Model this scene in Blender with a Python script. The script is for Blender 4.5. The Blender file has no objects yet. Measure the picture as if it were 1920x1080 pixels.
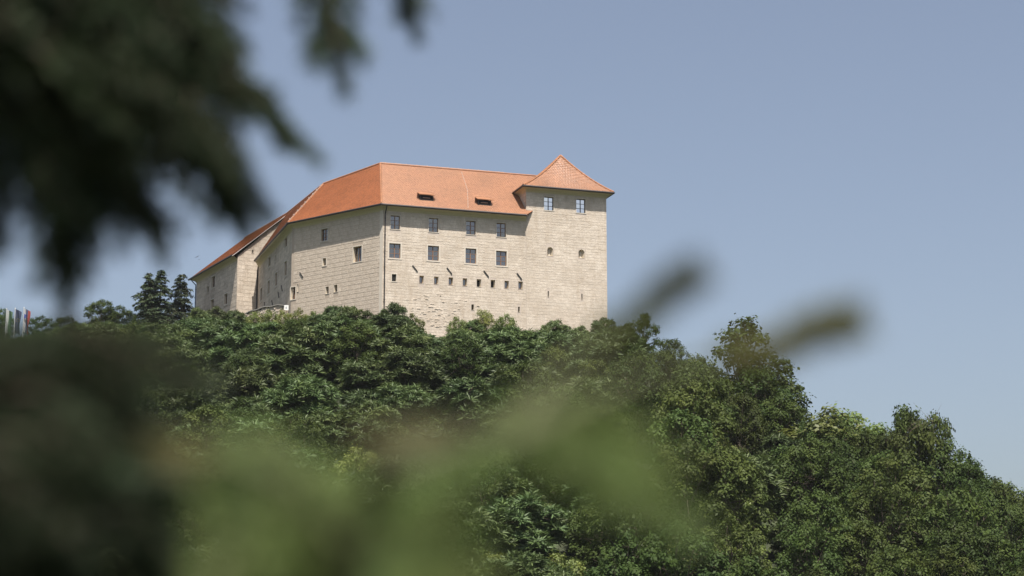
import bpy, math, random
import numpy as np
from mathutils import Vector, Matrix

# ------------------------------------------------------------------ camera, sky, sun
S = bpy.context.scene
C = S.collection
F_PX, HOR = 3733.0, 1283.0                       # focal length in pixels of a 1920 wide frame, row of the horizon
TH = math.atan((HOR - 540) / F_PX)
CZ = 1.7
cam_d = bpy.data.cameras.new('camera')
cam = bpy.data.objects.new('camera', cam_d)
C.objects.link(cam)
cam.location = (0, 0, CZ)
cam.rotation_euler = (math.pi / 2 + TH, 0, 0)
cam_d.sensor_width = 36
cam_d.lens = F_PX / 1920 * 36
cam_d.clip_start = 0.05
cam_d.clip_end = 6000
cam_d.dof.use_dof = True
cam_d.dof.focus_distance = 240
cam_d.dof.aperture_fstop = 2.9
S.camera = cam

SUN_EL, SUN_AZ = 66.0, 170.0
w = bpy.data.worlds.new('World'); S.world = w; w.use_nodes = True
nt = w.node_tree
bg = nt.nodes['Background']
sky = nt.nodes.new('ShaderNodeTexSky'); sky.sky_type = 'NISHITA'; sky.sun_disc = False
sky.sun_elevation = math.radians(SUN_EL); sky.sun_rotation = math.radians(SUN_AZ)
sky.air_density = 1.0; sky.dust_density = 3.0; sky.ozone_density = 2.0; sky.altitude = 200
hs = nt.nodes.new('ShaderNodeHueSaturation'); hs.inputs['Saturation'].default_value = 0.76
tint = nt.nodes.new('ShaderNodeMix'); tint.data_type = 'RGBA'; tint.blend_type = 'MULTIPLY'; tint.inputs['Factor'].default_value = 1.0
tint.inputs['B'].default_value = (0.965, 0.96, 0.965, 1)      # the muted slate blue of the picture, all over the sky alike
nt.links.new(sky.outputs[0], hs.inputs['Color']); nt.links.new(hs.outputs[0], tint.inputs['A']); nt.links.new(tint.outputs['Result'], bg.inputs[0])
bg.inputs[1].default_value = 0.073
sd = bpy.data.lights.new('sun', 'SUN'); sd.energy = 4.85; sd.angle = math.radians(0.53); sd.color = (1.0, 0.94, 0.86)
sun = bpy.data.objects.new('sun', sd); C.objects.link(sun)
_e, _a = math.radians(SUN_EL), math.radians(SUN_AZ)
SUNV = Vector((math.sin(_a) * math.cos(_e), math.cos(_a) * math.cos(_e), math.sin(_e)))
sun.rotation_euler = SUNV.to_track_quat('Z', 'Y').to_euler(); sun.location = (20, -60, 120)
vs = S.view_settings
vs.view_transform = 'Standard'; vs.look = 'None'; vs.exposure = 0.90; vs.gamma = 1.0; vs.use_curve_mapping = False
S.cycles.max_bounces = 6; S.cycles.diffuse_bounces = 3; S.cycles.transmission_bounces = 4; S.cycles.transparent_max_bounces = 8
S.cycles.use_denoising = True
rnd = random.Random(7)

# ------------------------------------------------------------------ helpers
ct, st = math.cos(TH), math.sin(TH)
def ray(px, py):
    a = (px - 960) / F_PX; b = (540 - py) / F_PX
    return np.array([a, ct - b * st, st + b * ct])
CAM = np.array([0, 0, CZ])
def at(px, py, Y):
    r = ray(px, py); return CAM + r * (Y / r[1])
def at_z(px, py, z):
    r = ray(px, py); return CAM + r * ((z - CZ) / r[2])

def tag(o, label=None, cat=None, group=None, kind=None):
    if label: o['label'] = label
    if cat: o['category'] = cat
    if group: o['group'] = group
    if kind: o['kind'] = kind
    return o
def link(name, me, parent=None):
    o = bpy.data.objects.new(name, me); C.objects.link(o)
    if parent: o.parent = parent
    return o
def thing(name, label, cat, loc=(0, 0, 0), group=None):
    o = bpy.data.objects.new(name, None); C.objects.link(o); o.location = loc
    o.empty_display_size = 0.5
    return tag(o, label, cat, group)

class MB:
    """collects polygons for one mesh"""
    def __init__(s): s.v = []; s.f = []; s.m = []
    def poly(s, pts, m=0):
        i = len(s.v); s.v += [tuple(map(float, p)) for p in pts]; s.f.append(tuple(range(i, i + len(pts)))); s.m.append(m)
    def hexa(s, a, b, m=0):
        """box between two quads a (front) and b (back), both ordered alike"""
        i = len(s.v); s.v += [tuple(map(float, p)) for p in list(a) + list(b)]
        for f in ((0, 1, 2, 3), (7, 6, 5, 4), (0, 4, 5, 1), (1, 5, 6, 2), (2, 6, 7, 3), (3, 7, 4, 0)):
            s.f.append(tuple(i + k for k in f)); s.m.append(m)
    def tube(s, pts, r, n=6, m=0, r1=None, caps=True):
        pts = [np.array(p, float) for p in pts]; k = len(pts); rings = []
        r1 = r if r1 is None else r1
        for i, p in enumerate(pts):
            d = pts[min(i + 1, k - 1)] - pts[max(i - 1, 0)]; d = d / (np.linalg.norm(d) + 1e-9)
            h = np.array([0, 0, 1.0]) if abs(d[2]) < .9 else np.array([1.0, 0, 0])
            x = np.cross(d, h); x /= np.linalg.norm(x); y = np.cross(d, x)
            rr = r + (r1 - r) * i / max(k - 1, 1)
            b = len(s.v)
            for j in range(n):
                t = 2 * math.pi * j / n
                s.v.append(tuple(p + rr * (math.cos(t) * x + math.sin(t) * y)))
            rings.append(b)
        for i in range(k - 1):
            for j in range(n):
                a, b = rings[i], rings[i + 1]; j2 = (j + 1) % n
                s.f.append((a + j, b + j, b + j2, a + j2)); s.m.append(m)
        if caps:
            s.f.append(tuple(rings[0] + j for j in range(n))); s.m.append(m)
            s.f.append(tuple(rings[-1] + j for j in reversed(range(n)))); s.m.append(m)
    def mesh(s, name, mats):
        me = bpy.data.meshes.new(name); me.from_pydata(s.v, [], s.f)
        for x in (mats if isinstance(mats, (list, tuple)) else [mats]): me.materials.append(x)
        if any(s.m): me.polygons.foreach_set('material_index', s.m)
        me.update(); return me
    def build(s, name, mats, parent=None): return link(name, s.mesh(name, mats), parent)

def mesh_np(name, V, faces, mats, mi=None):
    """faces: list of (n x k) index arrays of one size each"""
    me = bpy.data.meshes.new(name)
    nl = sum(f.size for f in faces); nf = sum(len(f) for f in faces)
    me.vertices.add(len(V)); me.vertices.foreach_set('co', np.asarray(V, np.float32).ravel())
    me.loops.add(nl); me.polygons.add(nf)
    me.loops.foreach_set('vertex_index', np.concatenate([f.ravel() for f in faces]).astype(np.int32))
    tot = np.concatenate([np.full(len(f), f.shape[1]) for f in faces])
    me.polygons.foreach_set('loop_start', np.concatenate([[0], np.cumsum(tot)[:-1]]).astype(np.int32))
    for x in (mats if isinstance(mats, (list, tuple)) else [mats]): me.materials.append(x)
    if mi is not None: me.polygons.foreach_set('material_index', np.asarray(mi, np.int32))
    me.update(calc_edges=True); me.validate()
    return me

# ------------------------------------------------------------------ materials
def new_mat(name):
    m = bpy.data.materials.new(name); m.use_nodes = True
    return m, m.node_tree, m.node_tree.nodes['Principled BSDF']
def mix_col(n, fac, a, b, blend='MIX'):
    x = n.nodes.new('ShaderNodeMix'); x.data_type = 'RGBA'; x.blend_type = blend
    for sock, val in ((x.inputs['Factor'], fac), (x.inputs['A'], a), (x.inputs['B'], b)):
        if hasattr(val, 'is_linked') or isinstance(val, bpy.types.NodeSocket): n.links.new(val, sock)
        elif isinstance(val, (int, float)): sock.default_value = val
        else: sock.default_value = (*val, 1)
    return x.outputs['Result']
def noise(n, scale, detail=4, vec=None, rough=.55):
    x = n.nodes.new('ShaderNodeTexNoise'); x.inputs['Scale'].default_value = scale; x.inputs['Detail'].default_value = detail
    x.inputs['Roughness'].default_value = rough
    if vec is not None: n.links.new(vec, x.inputs['Vector'])
    return x.outputs['Fac']
def ramp(n, fac, stops):
    x = n.nodes.new('ShaderNodeValToRGB'); n.links.new(fac, x.inputs[0]); e = x.color_ramp.elements
    while len(e) < len(stops): e.new(.5)
    for q, (p, c) in zip(e, stops): q.position = p; q.color = (c, c, c, 1) if isinstance(c, (int, float)) else (*c, 1)
    return x.outputs[0]
def objco(n, sc=(1, 1, 1)):
    t = n.nodes.new('ShaderNodeTexCoord'); m = n.nodes.new('ShaderNodeMapping'); m.inputs['Scale'].default_value = sc
    n.links.new(t.outputs['Object'], m.inputs[0]); return m.outputs[0]
def bump(n, h, strength, dist, p):
    b = n.nodes.new('ShaderNodeBump'); b.inputs['Strength'].default_value = strength; b.inputs['Distance'].default_value = dist
    n.links.new(h, b.inputs['Height']); n.links.new(b.outputs[0], p.inputs['Normal'])
def island(n):
    g = n.nodes.new('ShaderNodeNewGeometry'); return g.outputs['Random Per Island']

def plain(name, col, rough=.7, metal=0.0, var=.25, sc=3.0):
    m, n, p = new_mat(name)
    f = noise(n, sc, 4, objco(n))
    n.links.new(mix_col(n, f, [c * (1 - var) for c in col], [min(1, c * (1 + var)) for c in col]), p.inputs['Base Color'])
    p.inputs['Roughness'].default_value = rough; p.inputs['Metallic'].default_value = metal
    return m
def stone_mat(name, lo, hi, spot, bscale=1.0, vary=.2):
    m, n, p = new_mat(name)
    co = objco(n, (1, 1, 1.6))
    big = noise(n, .22, 5, co, .65)
    fine = noise(n, 2.1, 7, objco(n, (.85, .85, 1.35)), .78)
    c = mix_col(n, ramp(n, big, [(.35, 0.0), (.62, 1.0)]), lo, hi)
    c = mix_col(n, ramp(n, fine, [(.44, 0.0), (.66, .6)]), c, spot)
    streak = noise(n, 1.1, 5, objco(n, (1, 1, .12)), .65)
    c = mix_col(n, ramp(n, streak, [(.50, 0.0), (.72, .55)]), c, spot)
    pale = noise(n, .5, 6, objco(n, (1.3, 1.3, 1)), .7)
    c = mix_col(n, ramp(n, pale, [(.52, 0.0), (.68, .5)]), c, [min(.72, k * 1.15) for k in hi])
    isl = n.nodes.new('ShaderNodeMath'); isl.operation = 'MULTIPLY_ADD'; isl.inputs[1].default_value = vary; isl.inputs[2].default_value = 1 - vary / 2
    n.links.new(island(n), isl.inputs[0])
    hsv = n.nodes.new('ShaderNodeHueSaturation'); n.links.new(c, hsv.inputs['Color']); n.links.new(isl.outputs[0], hsv.inputs['Value'])
    n.links.new(hsv.outputs[0], p.inputs['Base Color'])
    p.inputs['Roughness'].default_value = .92; p.inputs['Specular IOR Level'].default_value = .2
    bump(n, noise(n, 5.0, 6, co, .7), .9, .06 * bscale, p)
    return m

M = {}
M['stone_front'] = stone_mat('limestone_front', (.485, .42, .345), (.58, .512, .43), (.38, .305, .225), .9, .10)
M['stone_side'] = stone_mat('limestone_side', (.49, .42, .34), (.60, .52, .43), (.33, .26, .195), .9)
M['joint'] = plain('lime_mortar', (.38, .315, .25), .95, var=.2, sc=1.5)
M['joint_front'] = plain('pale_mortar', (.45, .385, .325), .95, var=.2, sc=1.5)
M['plaster'] = plain('pale_plaster', (.53, .475, .40), .9, var=.1)
M['cornice'] = plain('cornice_plaster', (.50, .44, .29), .85, var=.08)
M['reveal'] = plain('reveal_plaster', (.50, .43, .33), .9, var=.15)
M['iron'] = plain('dark_iron', (.03, .028, .025), .6, .3)
M['gutter'] = plain('gutter_metal', (.045, .04, .04), .45, .5)
M['wood'] = plain('brown_wood', (.20, .105, .055), .6)
M['dark'] = plain('dark_inside', (.012, .012, .012), .95)
M['cable'] = plain('conductor_metal', (.40, .30, .25), .4, .2)
M['bark'] = plain('bark', (.085, .065, .048), .95, var=.5, sc=6)
M['pale_bark'] = plain('pale_bark', (.36, .31, .25), .95, var=.3, sc=6)
def glass(name, fac, col):
    m, n, p = new_mat(name)
    p.inputs['Base Color'].default_value = (*col, 1); p.inputs['Roughness'].default_value = .08
    g = n.nodes.new('ShaderNodeBsdfGlossy'); g.inputs['Roughness'].default_value = .03
    g.inputs['Color'].default_value = (1, .96, .90, 1)
    x = n.nodes.new('ShaderNodeMixShader'); x.inputs[0].default_value = fac
    n.links.new(p.outputs[0], x.inputs[1]); n.links.new(g.outputs[0], x.inputs[2])
    n.links.new(x.outputs[0], n.nodes['Material Output'].inputs['Surface'])
    return m
M['glass'] = glass('window_glass', .17, (.03, .03, .034))
M['glass_bright'] = glass('sky_reflecting_glass', .85, (.1, .11, .13))
def tile_mat(name, lo, hi, spec):
    m, n, p = new_mat(name)
    co = objco(n)
    c = mix_col(n, ramp(n, noise(n, .35, 4, co), [(.3, 0.0), (.7, 1.0)]), lo, hi)
    c = mix_col(n, ramp(n, noise(n, 1.6, 6, co, .75), [(.53, 0.0), (.72, .3)]), c, [k * .55 for k in lo])
    f = n.nodes.new('ShaderNodeMath'); f.operation = 'MULTIPLY_ADD'; f.inputs[1].default_value = .26; f.inputs[2].default_value = .87
    n.links.new(island(n), f.inputs[0])
    h = n.nodes.new('ShaderNodeHueSaturation'); n.links.new(c, h.inputs['Color']); n.links.new(f.outputs[0], h.inputs['Value'])
    n.links.new(h.outputs[0], p.inputs['Base Color']); p.inputs['Roughness'].default_value = .5; p.inputs['Specular IOR Level'].default_value = spec
    return m
M['tile'] = tile_mat('clay_tile', (.26, .116, .054), (.325, .142, .066), .5)
M['tile_old'] = tile_mat('old_clay_tile', (.245, .082, .029), (.305, .102, .037), .3)  # less lit copy of the clay tile: weaker sun put into the colour
M['tile_bed'] = plain('tile_bed', (.20, .075, .045), .9)
def leaf_mat(name, lo, hi, trans=.35, gloss=.12):
    m, n, p = new_mat(name)
    oi = n.nodes.new('ShaderNodeObjectInfo')
    c = mix_col(n, island(n), lo, hi)
    big = noise(n, .45, 3, objco(n))
    c = mix_col(n, ramp(n, big, [(.42, 0.0), (.68, .6)]), c, [hi[0] * 1.25, hi[1] * 1.1, hi[2] * .8])
    v = n.nodes.new('ShaderNodeMapRange'); v.inputs['To Min'].default_value = .72; v.inputs['To Max'].default_value = 1.3
    n.links.new(oi.outputs['Random'], v.inputs['Value'])
    h = n.nodes.new('ShaderNodeHueSaturation'); n.links.new(c, h.inputs['Color']); n.links.new(v.outputs[0], h.inputs['Value'])
    hu = n.nodes.new('ShaderNodeMapRange'); hu.inputs['To Min'].default_value = .475; hu.inputs['To Max'].default_value = .515
    r2 = n.nodes.new('ShaderNodeMath'); r2.operation = 'FRACT'; k = n.nodes.new('ShaderNodeMath'); k.operation = 'MULTIPLY'; k.inputs[1].default_value = 7.31
    n.links.new(oi.outputs['Random'], k.inputs[0]); n.links.new(k.outputs[0], r2.inputs[0]); n.links.new(r2.outputs[0], hu.inputs['Value'])
    n.links.new(hu.outputs[0], h.inputs['Hue'])
    n.links.new(h.outputs[0], p.inputs['Base Color']); p.inputs['Roughness'].default_value = .55; p.inputs['Specular IOR Level'].default_value = gloss * 2
    t = n.nodes.new('ShaderNodeBsdfTranslucent'); n.links.new(h.outputs[0], t.inputs['Color'])
    x = n.nodes.new('ShaderNodeMixShader'); x.inputs[0].default_value = trans
    n.links.new(p.outputs[0], x.inputs[1]); n.links.new(t.outputs[0], x.inputs[2])
    n.links.new(x.outputs[0], n.nodes['Material Output'].inputs['Surface'])
    return m
M['leaf_pinnate'] = leaf_mat('pinnate_leaf', (.046, .076, .023), (.082, .118, .042), .2, .16)
M['leaf_broad'] = leaf_mat('broad_leaf', (.029, .048, .013), (.050, .076, .021), .26, .05)
M['leaf_bright'] = leaf_mat('bright_leaf', (.085, .125, .028), (.15, .19, .05), .35, .2)
M['needle_far'] = leaf_mat('far_needle', (.025, .042, .020), (.045, .066, .032), .1, .1)
M['needle'] = leaf_mat('spruce_needle', (.165, .24, .080), (.235, .315, .115), .35, .2)
M['needle_dark'] = leaf_mat('old_spruce_needle', (.036, .056, .030), (.058, .080, .042), .12, .1)  # darker green for the large spruce
def ground_mat():
    m, n, p = new_mat('undergrowth')
    c = mix_col(n, noise(n, .35, 6, objco(n), .7), (.016, .022, .010), (.05, .06, .026))
    n.links.new(c, p.inputs['Base Color']); p.inputs['Roughness'].default_value = 1.0
    bump(n, noise(n, 1.4, 6, objco(n)), 1.0, .5, p); return m
M['ground'] = ground_mat()
def flag_mat(name, col):
    m, n, p = new_mat(name)
    n.links.new(mix_col(n, noise(n, 2.0, 3, objco(n)), [c * .85 for c in col], col), p.inputs['Base Color']); p.inputs['Roughness'].default_value = .8
    return m

# ------------------------------------------------------------------ terrain
HX = [-400, -160, -110, -75, -50, -38, -28, -15, -8, 0, 12, 20, 28, 34, 45, 56, 75, 100, 160, 400]
HZ = [6, 30, 42, 46, 48.5, 48.0, 45.0, 42.5, 41, 40.5, 40.5, 35, 28.5, 24, 19, 14.5, 7, 3, 1, 0]
YX = [-110, -60, -38, -28, -15, 0, 30, 60, 110]
YZ = [262, 262, 260, 239, 226, 229, 231, 226, 220]
def ground_z(x, y):
    x = np.asarray(x, float); y = np.asarray(y, float)
    h = np.interp(x, HX, HZ); yc = np.interp(x, YX, YZ); y0 = 148
    t = np.clip((y - y0) / (yc - y0), 0, 1)
    z = h * (t * .85 + .15 * t * t * (3 - 2 * t))
    z = z * (1 - .9 * np.clip((y - 320) / 300, 0, 1))
    bumps = np.sin(x * .31 + 1.3) * np.sin(y * .27) * .5 + np.sin(x * .11 + y * .13) * .6
    return z + bumps * np.clip(t * 3, 0, 1) * np.where(t < 1, 1, .15) - .02
xs = np.unique(np.concatenate([np.arange(-110, 111, 4.0), np.linspace(-2500, -110, 16), np.linspace(110, 2500, 16)]))
ys = np.unique(np.concatenate([np.arange(100, 341, 4.0), np.linspace(-400, 100, 14), np.linspace(340, 4000, 16)]))
X, Y = np.meshgrid(xs, ys); Z = ground_z(X, Y)
nx = len(xs); idx = np.arange(X.size).reshape(X.shape)
q = np.stack([idx[:-1, :-1], idx[:-1, 1:], idx[1:, 1:], idx[1:, :-1]], -1).reshape(-1, 4)
me = mesh_np('hillside', np.stack([X, Y, Z], -1).reshape(-1, 3), [q], M['ground'])
me.polygons.foreach_set('use_smooth', [True] * len(me.polygons))
tag(link('hillside', me), kind='structure')

# ------------------------------------------------------------------ castle plan
OV = 0.88                                              # overhang of the eaves
A_e = at(715, 382, 233.3); ZE = float(A_e[2])
E_e = at_z(990, 403, ZE); B_e = at_z(540, 418, ZE); C_e = at_z(478, 488, ZE)
A_e, E_e, B_e, C_e = (p[:2] for p in (A_e, E_e, B_e, C_e))
def unit(v): return v / np.linalg.norm(v)
def nout(p0, p1): u = unit(p1 - p0); return np.array([u[1], -u[0]])
def meet(p, d, q_, e):
    k = np.linalg.solve(np.array([d, -e]).T, q_ - p); return p + d * k[0]
dF = unit(E_e - A_e); nF = nout(A_e, E_e); nL = nout(B_e, A_e); nM = nout(C_e, B_e)
dL = unit(A_e - B_e); dM = unit(B_e - C_e)
A_w = meet(A_e - nF * OV, dF, A_e - nL * OV, dL)
B_w = meet(B_e - nL * OV, dL, B_e - nM * OV, dM)
def plane_hit(px, py, p, n):                           # ray against a vertical plane
    r = ray(px, py); k = np.dot(p - CAM[:2], n) / np.dot(r[:2], n); return CAM + r * k
T0 = plane_hit(986.5, 400, A_w + nF * .03, nF)[:2]      # tower front, a little proud of the front wall
T1 = plane_hit(1137, 400, A_w + nF * .03, nF)[:2]
C_w = plane_hit(484.5, 500, B_w, nM)[:2]
# left wing: gable wall N from N0 towards the inside of the main block, long wall W running back from N0
dW = np.array([-math.sin(math.radians(27)), math.cos(math.radians(27))])
dN = np.array([math.cos(math.radians(27)), math.sin(math.radians(27))])
def px_on_line(px, p, d):
    a = (px - 960) / F_PX * 1.0
    best = None
    lo, hi = -40.0, 40.0
    f = lambda s_: ((p + d * s_)[0] / ((p + d * s_)[1])) * F_PX / ct * .985 + 960 - px
    # exact: project at eave height
    def pr(s_):
        q3 = np.array([*(p + d * s_), ZE - 6.0]) - CAM
        return 960 + F_PX * q3[0] / (q3[1] * ct + q3[2] * st) - px
    for _ in range(60):
        mid = (lo + hi) / 2
        if (pr(lo) > 0) == (pr(mid) > 0): lo = mid
        else: hi = mid
    return p + d * lo
N0 = px_on_line(443.5, C_w - dN * .0, dN)
ZW = float(plane_hit(441, 479, N0 + dN * 0, nout(N0, C_w))[2])     # eave height of the wing
nW = nout(N0 + dW, N0); nN = nout(N0, N0 + dN)
W1 = px_on_line(366, N0, dW)
We0 = N0 + nW * OV + nN * .25; We1 = W1 + nW * OV + dW * .8
RISE_W, RUN_W = 6.6, 6.9
def P3(p, z): return np.array([p[0], p[1], z])
Rw0 = P3(We0 + dN * (RUN_W + OV), ZW + RISE_W); Rw1 = P3(We1 + dN * (RUN_W + OV) - dW * 1.5, ZW + RISE_W)
RA = at_z(713, 307, ZE + 7.2); RB = at_z(607, 345, ZE + 6.4)
RE = at_z(998, 330, ZE + 7.2)
RT = RA + (RE - RA) * 1.35
TE = 3.15
ZT = float(plane_hit(981, 347, T0 + nF * OV, nF)[2])    # tower eave height
TD = 6.4                                               # tower depth
print('ZE %.2f ZW %.2f ZT %.2f' % (ZE, ZW, ZT), 'angF', math.degrees(math.atan2(dF[0], dF[1])), 'T0', T0, 'T1', T1, 'C_w', C_w, 'N0', N0, 'W1', W1, 'A', A_w, 'B', B_w)
print('RA', RA, 'RB', RB, 'RE', RE, 'Rw', Rw0, Rw1)

castle = thing('castle', 'stone hilltop castle with orange tiled roofs and square corner tower', 'castle', (float(A_w[0]), float(A_w[1]), 42.0))
OFF = Vector(castle.location)
def part(mb, name, mats, parent=None, label=None, kind=None):
    o = mb.build(name, mats, parent or castle)
    if parent is None: o.matrix_parent_inverse = Matrix.Translation(-OFF)
    return tag(o, label, kind=kind)

class Wall:
    def __init__(s, p0, p1, z0, ztop, name, label=None, dep=.42, joint='joint'):
        s.joint = joint
        s.p0, s.p1, s.z0 = np.array(p0), np.array(p1), z0
        s.L = float(np.linalg.norm(s.p1 - s.p0)); s.u = unit(s.p1 - s.p0); s.n = nout(s.p0, s.p1)
        s.top = ztop if callable(ztop) else (lambda u, z=ztop: z)
        s.open = []; s.name = name; s.label = label; s.dep = dep
    def P(s, u, z, d=0.0):
        q2 = s.p0 + s.u * u + s.n * d; return np.array([q2[0], q2[1], z])
    def px(s, px, py):
        h = plane_hit(px, py, s.p0, s.n); return float(np.dot(h[:2] - s.p0, s.u)), float(h[2])
    def rect(s, x0, y0, x1, y1):
        ym, xm = (y0 + y1) / 2, (x0 + x1) / 2
        ua, ub = s.px(x0, ym)[0], s.px(x1, ym)[0]; za, zb = s.px(xm, y1)[1], s.px(xm, y0)[1]
        return ua, za, ub, zb
    def build(s, parent=None):
        mb = MB()
        us = {0.0, s.L}; zs = {s.z0}
        for o in s.open: us |= {o[0], o[2]}; zs |= {o[1], o[3]}
        slope = abs(s.top(0) - s.top(s.L)) > .01
        if slope: us |= set(np.arange(0, s.L, .3))
        us = sorted(us); zs = sorted(zs) + [1e6]
        for a, b in zip(us, us[1:]):
            if b - a < 1e-4: continue
            for c, d in zip(zs, zs[1:]):
                mu, mz = (a + b) / 2, min((c + d) / 2, c + .01)
                if any(o[0] < mu < o[2] and o[1] < mz < o[3] for o in s.open): continue
                ta, tb = min(d, s.top(a)), min(d, s.top(b))
                if ta <= c and tb <= c: continue
                mb.poly([s.P(a, c), s.P(b, c), s.P(b, max(tb, c)), s.P(a, max(ta, c))])
        for o in s.open:                               # reveals, splayed
            a, c, b, d = o[:4]; k = o[4]; iw = o[5]; g = o[6]
            A_ = [s.P(a, c), s.P(b, c), s.P(b, d), s.P(a, d)]
            B_ = [s.P(a + iw, c + g, -k), s.P(b - iw, c + g, -k), s.P(b - iw, d - g, -k), s.P(a + iw, d - g, -k)]
            for i in range(4):
                j = (i + 1) % 4; mb.poly([A_[i], A_[j], B_[j], B_[i]], 1)
        s.obj = part(mb, s.name, [M[s.joint], M['reveal']], parent, s.label)
        return s.obj
    def stones(s, parent, mat, zmin, hr, lr, prr, seed, objs=0, u0=0.0, u1=None, miss=0.0, margin=.12, gap=.008):
        r = random.Random(seed); u1 = s.L if u1 is None else u1
        zmaxall = max(s.top(0), s.top(s.L)); z = zmin; row = 0; out = []
        while z < zmaxall - .05:
            h = r.uniform(*hr); u = u0 - r.uniform(0, lr[0]); row += 1
            while u < u1 - .03:
                l = r.uniform(*lr); a, b = max(u, u0), min(u + l, u1); u += l
                if b - a < .08: continue
                spans = [(a, b)]
                for o in s.open:
                    if o[1] - margin < z + h and o[3] + margin > z:
                        ns = []
                        for (p, q_) in spans:
                            if o[2] + margin <= p or o[0] - margin >= q_: ns.append((p, q_)); continue
                            if o[0] - margin - p > .06: ns.append((p, o[0] - margin))
                            if q_ - o[2] - margin > .06: ns.append((o[2] + margin, q_))
                        spans = ns
                for (p, q_) in spans:
                    t = min(z + h, s.top(p), s.top(q_))
                    if t - z < .08 or r.random() < miss: continue
                    out.append((p, z, q_, t, r.uniform(*prr), r.uniform(-.35, .35) * prr[0], r.uniform(-.35, .35) * prr[0]))
            z += h
        def add(mb, it, org=None):
            p, c, q_, t, pr, j1, j2 = it; g = gap; ch = gap * 1.2
            W_ = [s.P(p + g, c + g, -.02), s.P(q_ - g, c + g, -.02), s.P(q_ - g, t - g, -.02), s.P(p + g, t - g, -.02)]
            Fr = [s.P(p + g + ch, c + g + ch + j1, pr), s.P(q_ - g - ch, c + g + ch + j2, pr + j1), s.P(q_ - g - ch, t - g - ch + j2, pr), s.P(p + g + ch, t - g - ch + j1, pr + j2)]
            if org is not None: W_ = [x - org for x in W_]; Fr = [x - org for x in Fr]
            i = len(mb.v); mb.v += [tuple(x) for x in W_ + Fr]
            for f in ((4, 5, 6, 7), (0, 1, 5, 4), (1, 2, 6, 5), (2, 3, 7, 6), (3, 0, 4, 7)):
                mb.f.append(tuple(i + k for k in f)); mb.m.append(0)
        out.sort(key=lambda i: -(i[2] - i[0]) * (i[3] - i[1]))
        for it in out[:objs]:
            mb = MB(); org = s.P((it[0] + it[2]) / 2, (it[1] + it[3]) / 2); add(mb, it, org)
            o = mb.build('stone_block', mat, parent); o.location = Vector(org)
        rest = out[objs:]
        if rest:
            mb = MB()
            for it in rest: add(mb, it)
            o = mb.build('stone_coursing', mat, parent); tag(o, kind='stuff')

def frame_boxes(mb, w_, a, c, b, d, t, dep0, dep1, m=0):
    for (p, q_, e, f) in ((a, c, b, c + t), (a, d - t, b, d), (a, c + t, a + t, d - t), (b - t, c + t, b, d - t)):
        mb.hexa([w_.P(p, q_, dep1), w_.P(e, q_, dep1), w_.P(e, f, dep1), w_.P(p, f, dep1)],
                [w_.P(p, q_, dep0), w_.P(e, q_, dep0), w_.P(e, f, dep0), w_.P(p, f, dep0)], m)
def bar(mb, w_, a, c, b, d, dep0, dep1, m=0):
    mb.hexa([w_.P(a, c, dep1), w_.P(b, c, dep1), w_.P(b, d, dep1), w_.P(a, d, dep1)],
            [w_.P(a, c, dep0), w_.P(b, c, dep0), w_.P(b, d, dep0), w_.P(a, d, dep0)], m)
WINDOWS = []
def add_window(w_, rc, k=.26, iw=.03, g=.03, glass_m='glass', cols=2, rows=3, surround=.11, name='window', wood='wood', dark=False, grate=False):
    a, c, b, d = rc
    w_.open.append((a, c, b, d, k, iw, g)); WINDOWS.append((w_, a, c, b, d, k, iw, g, glass_m, cols, rows, surround, name, wood, dark, grate))
def flush_windows():
    for (w_, a, c, b, d, k, iw, g, gm, cols, rows, sur, name, wood, dark, grate) in WINDOWS:
        mb = MB()
        if sur: frame_boxes(mb, w_, a - sur, c - sur, b + sur, d + sur, sur, -.03, .045)
        else: frame_boxes(mb, w_, a - .03, c - .03, b + .03, d + .03, .03, -.03, .03)
        root = part(mb, name, M['plaster'])
        a, b, c, d = a + iw, b - iw, c + g, d - g
        if dark or grate:
            mb = MB(); mb.poly([w_.P(a, c, -k), w_.P(b, c, -k), w_.P(b, d, -k), w_.P(a, d, -k)])
            mb.build('opening', M['dark'], root)
            if grate:
                mb = MB()
                for i in range(1, 4): mb.tube([w_.P(a + (b - a) * i / 4, c, -.1), w_.P(a + (b - a) * i / 4, d, -.1)], .018, 5)
                for i in range(1, 5): mb.tube([w_.P(a, c + (d - c) * i / 5, -.1), w_.P(b, c + (d - c) * i / 5, -.1)], .018, 5)
                mb.build('iron_grate', M['iron'], root)
            continue
        mb = MB(); frame_boxes(mb, w_, a, c, b, d, .05, -k - .02, -k + .05)
        for i in range(1, cols):
            u = a + (b - a) * i / cols; bar(mb, w_, u - .045, c + .05, u + .045, d - .05, -k - .02, -k + .06)
        for j in range(1, rows):
            z = c + (d - c) * j / rows
            for i in range(cols):
                bar(mb, w_, a + (b - a) * i / cols + .05, z - .022, a + (b - a) * (i + 1) / cols - .05, z + .022, -k - .02, -k + .04)
        mb.build('casement', M[wood], root)
        for i in range(cols):
            for j in range(rows):
                ua, ub = a + (b - a) * i / cols + .03, a + (b - a) * (i + 1) / cols - .03
                za, zb = c + (d - c) * j / rows + .015, c + (d - c) * (j + 1) / rows - .015
                tl = rnd.uniform(-.012, .012)
                mb = MB(); mb.poly([w_.P(ua, za, -k + tl), w_.P(ub, za, -k + tl), w_.P(ub, zb, -k - tl), w_.P(ua, zb, -k - tl)])
                mb.build('pane', M[gm], root)

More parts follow.
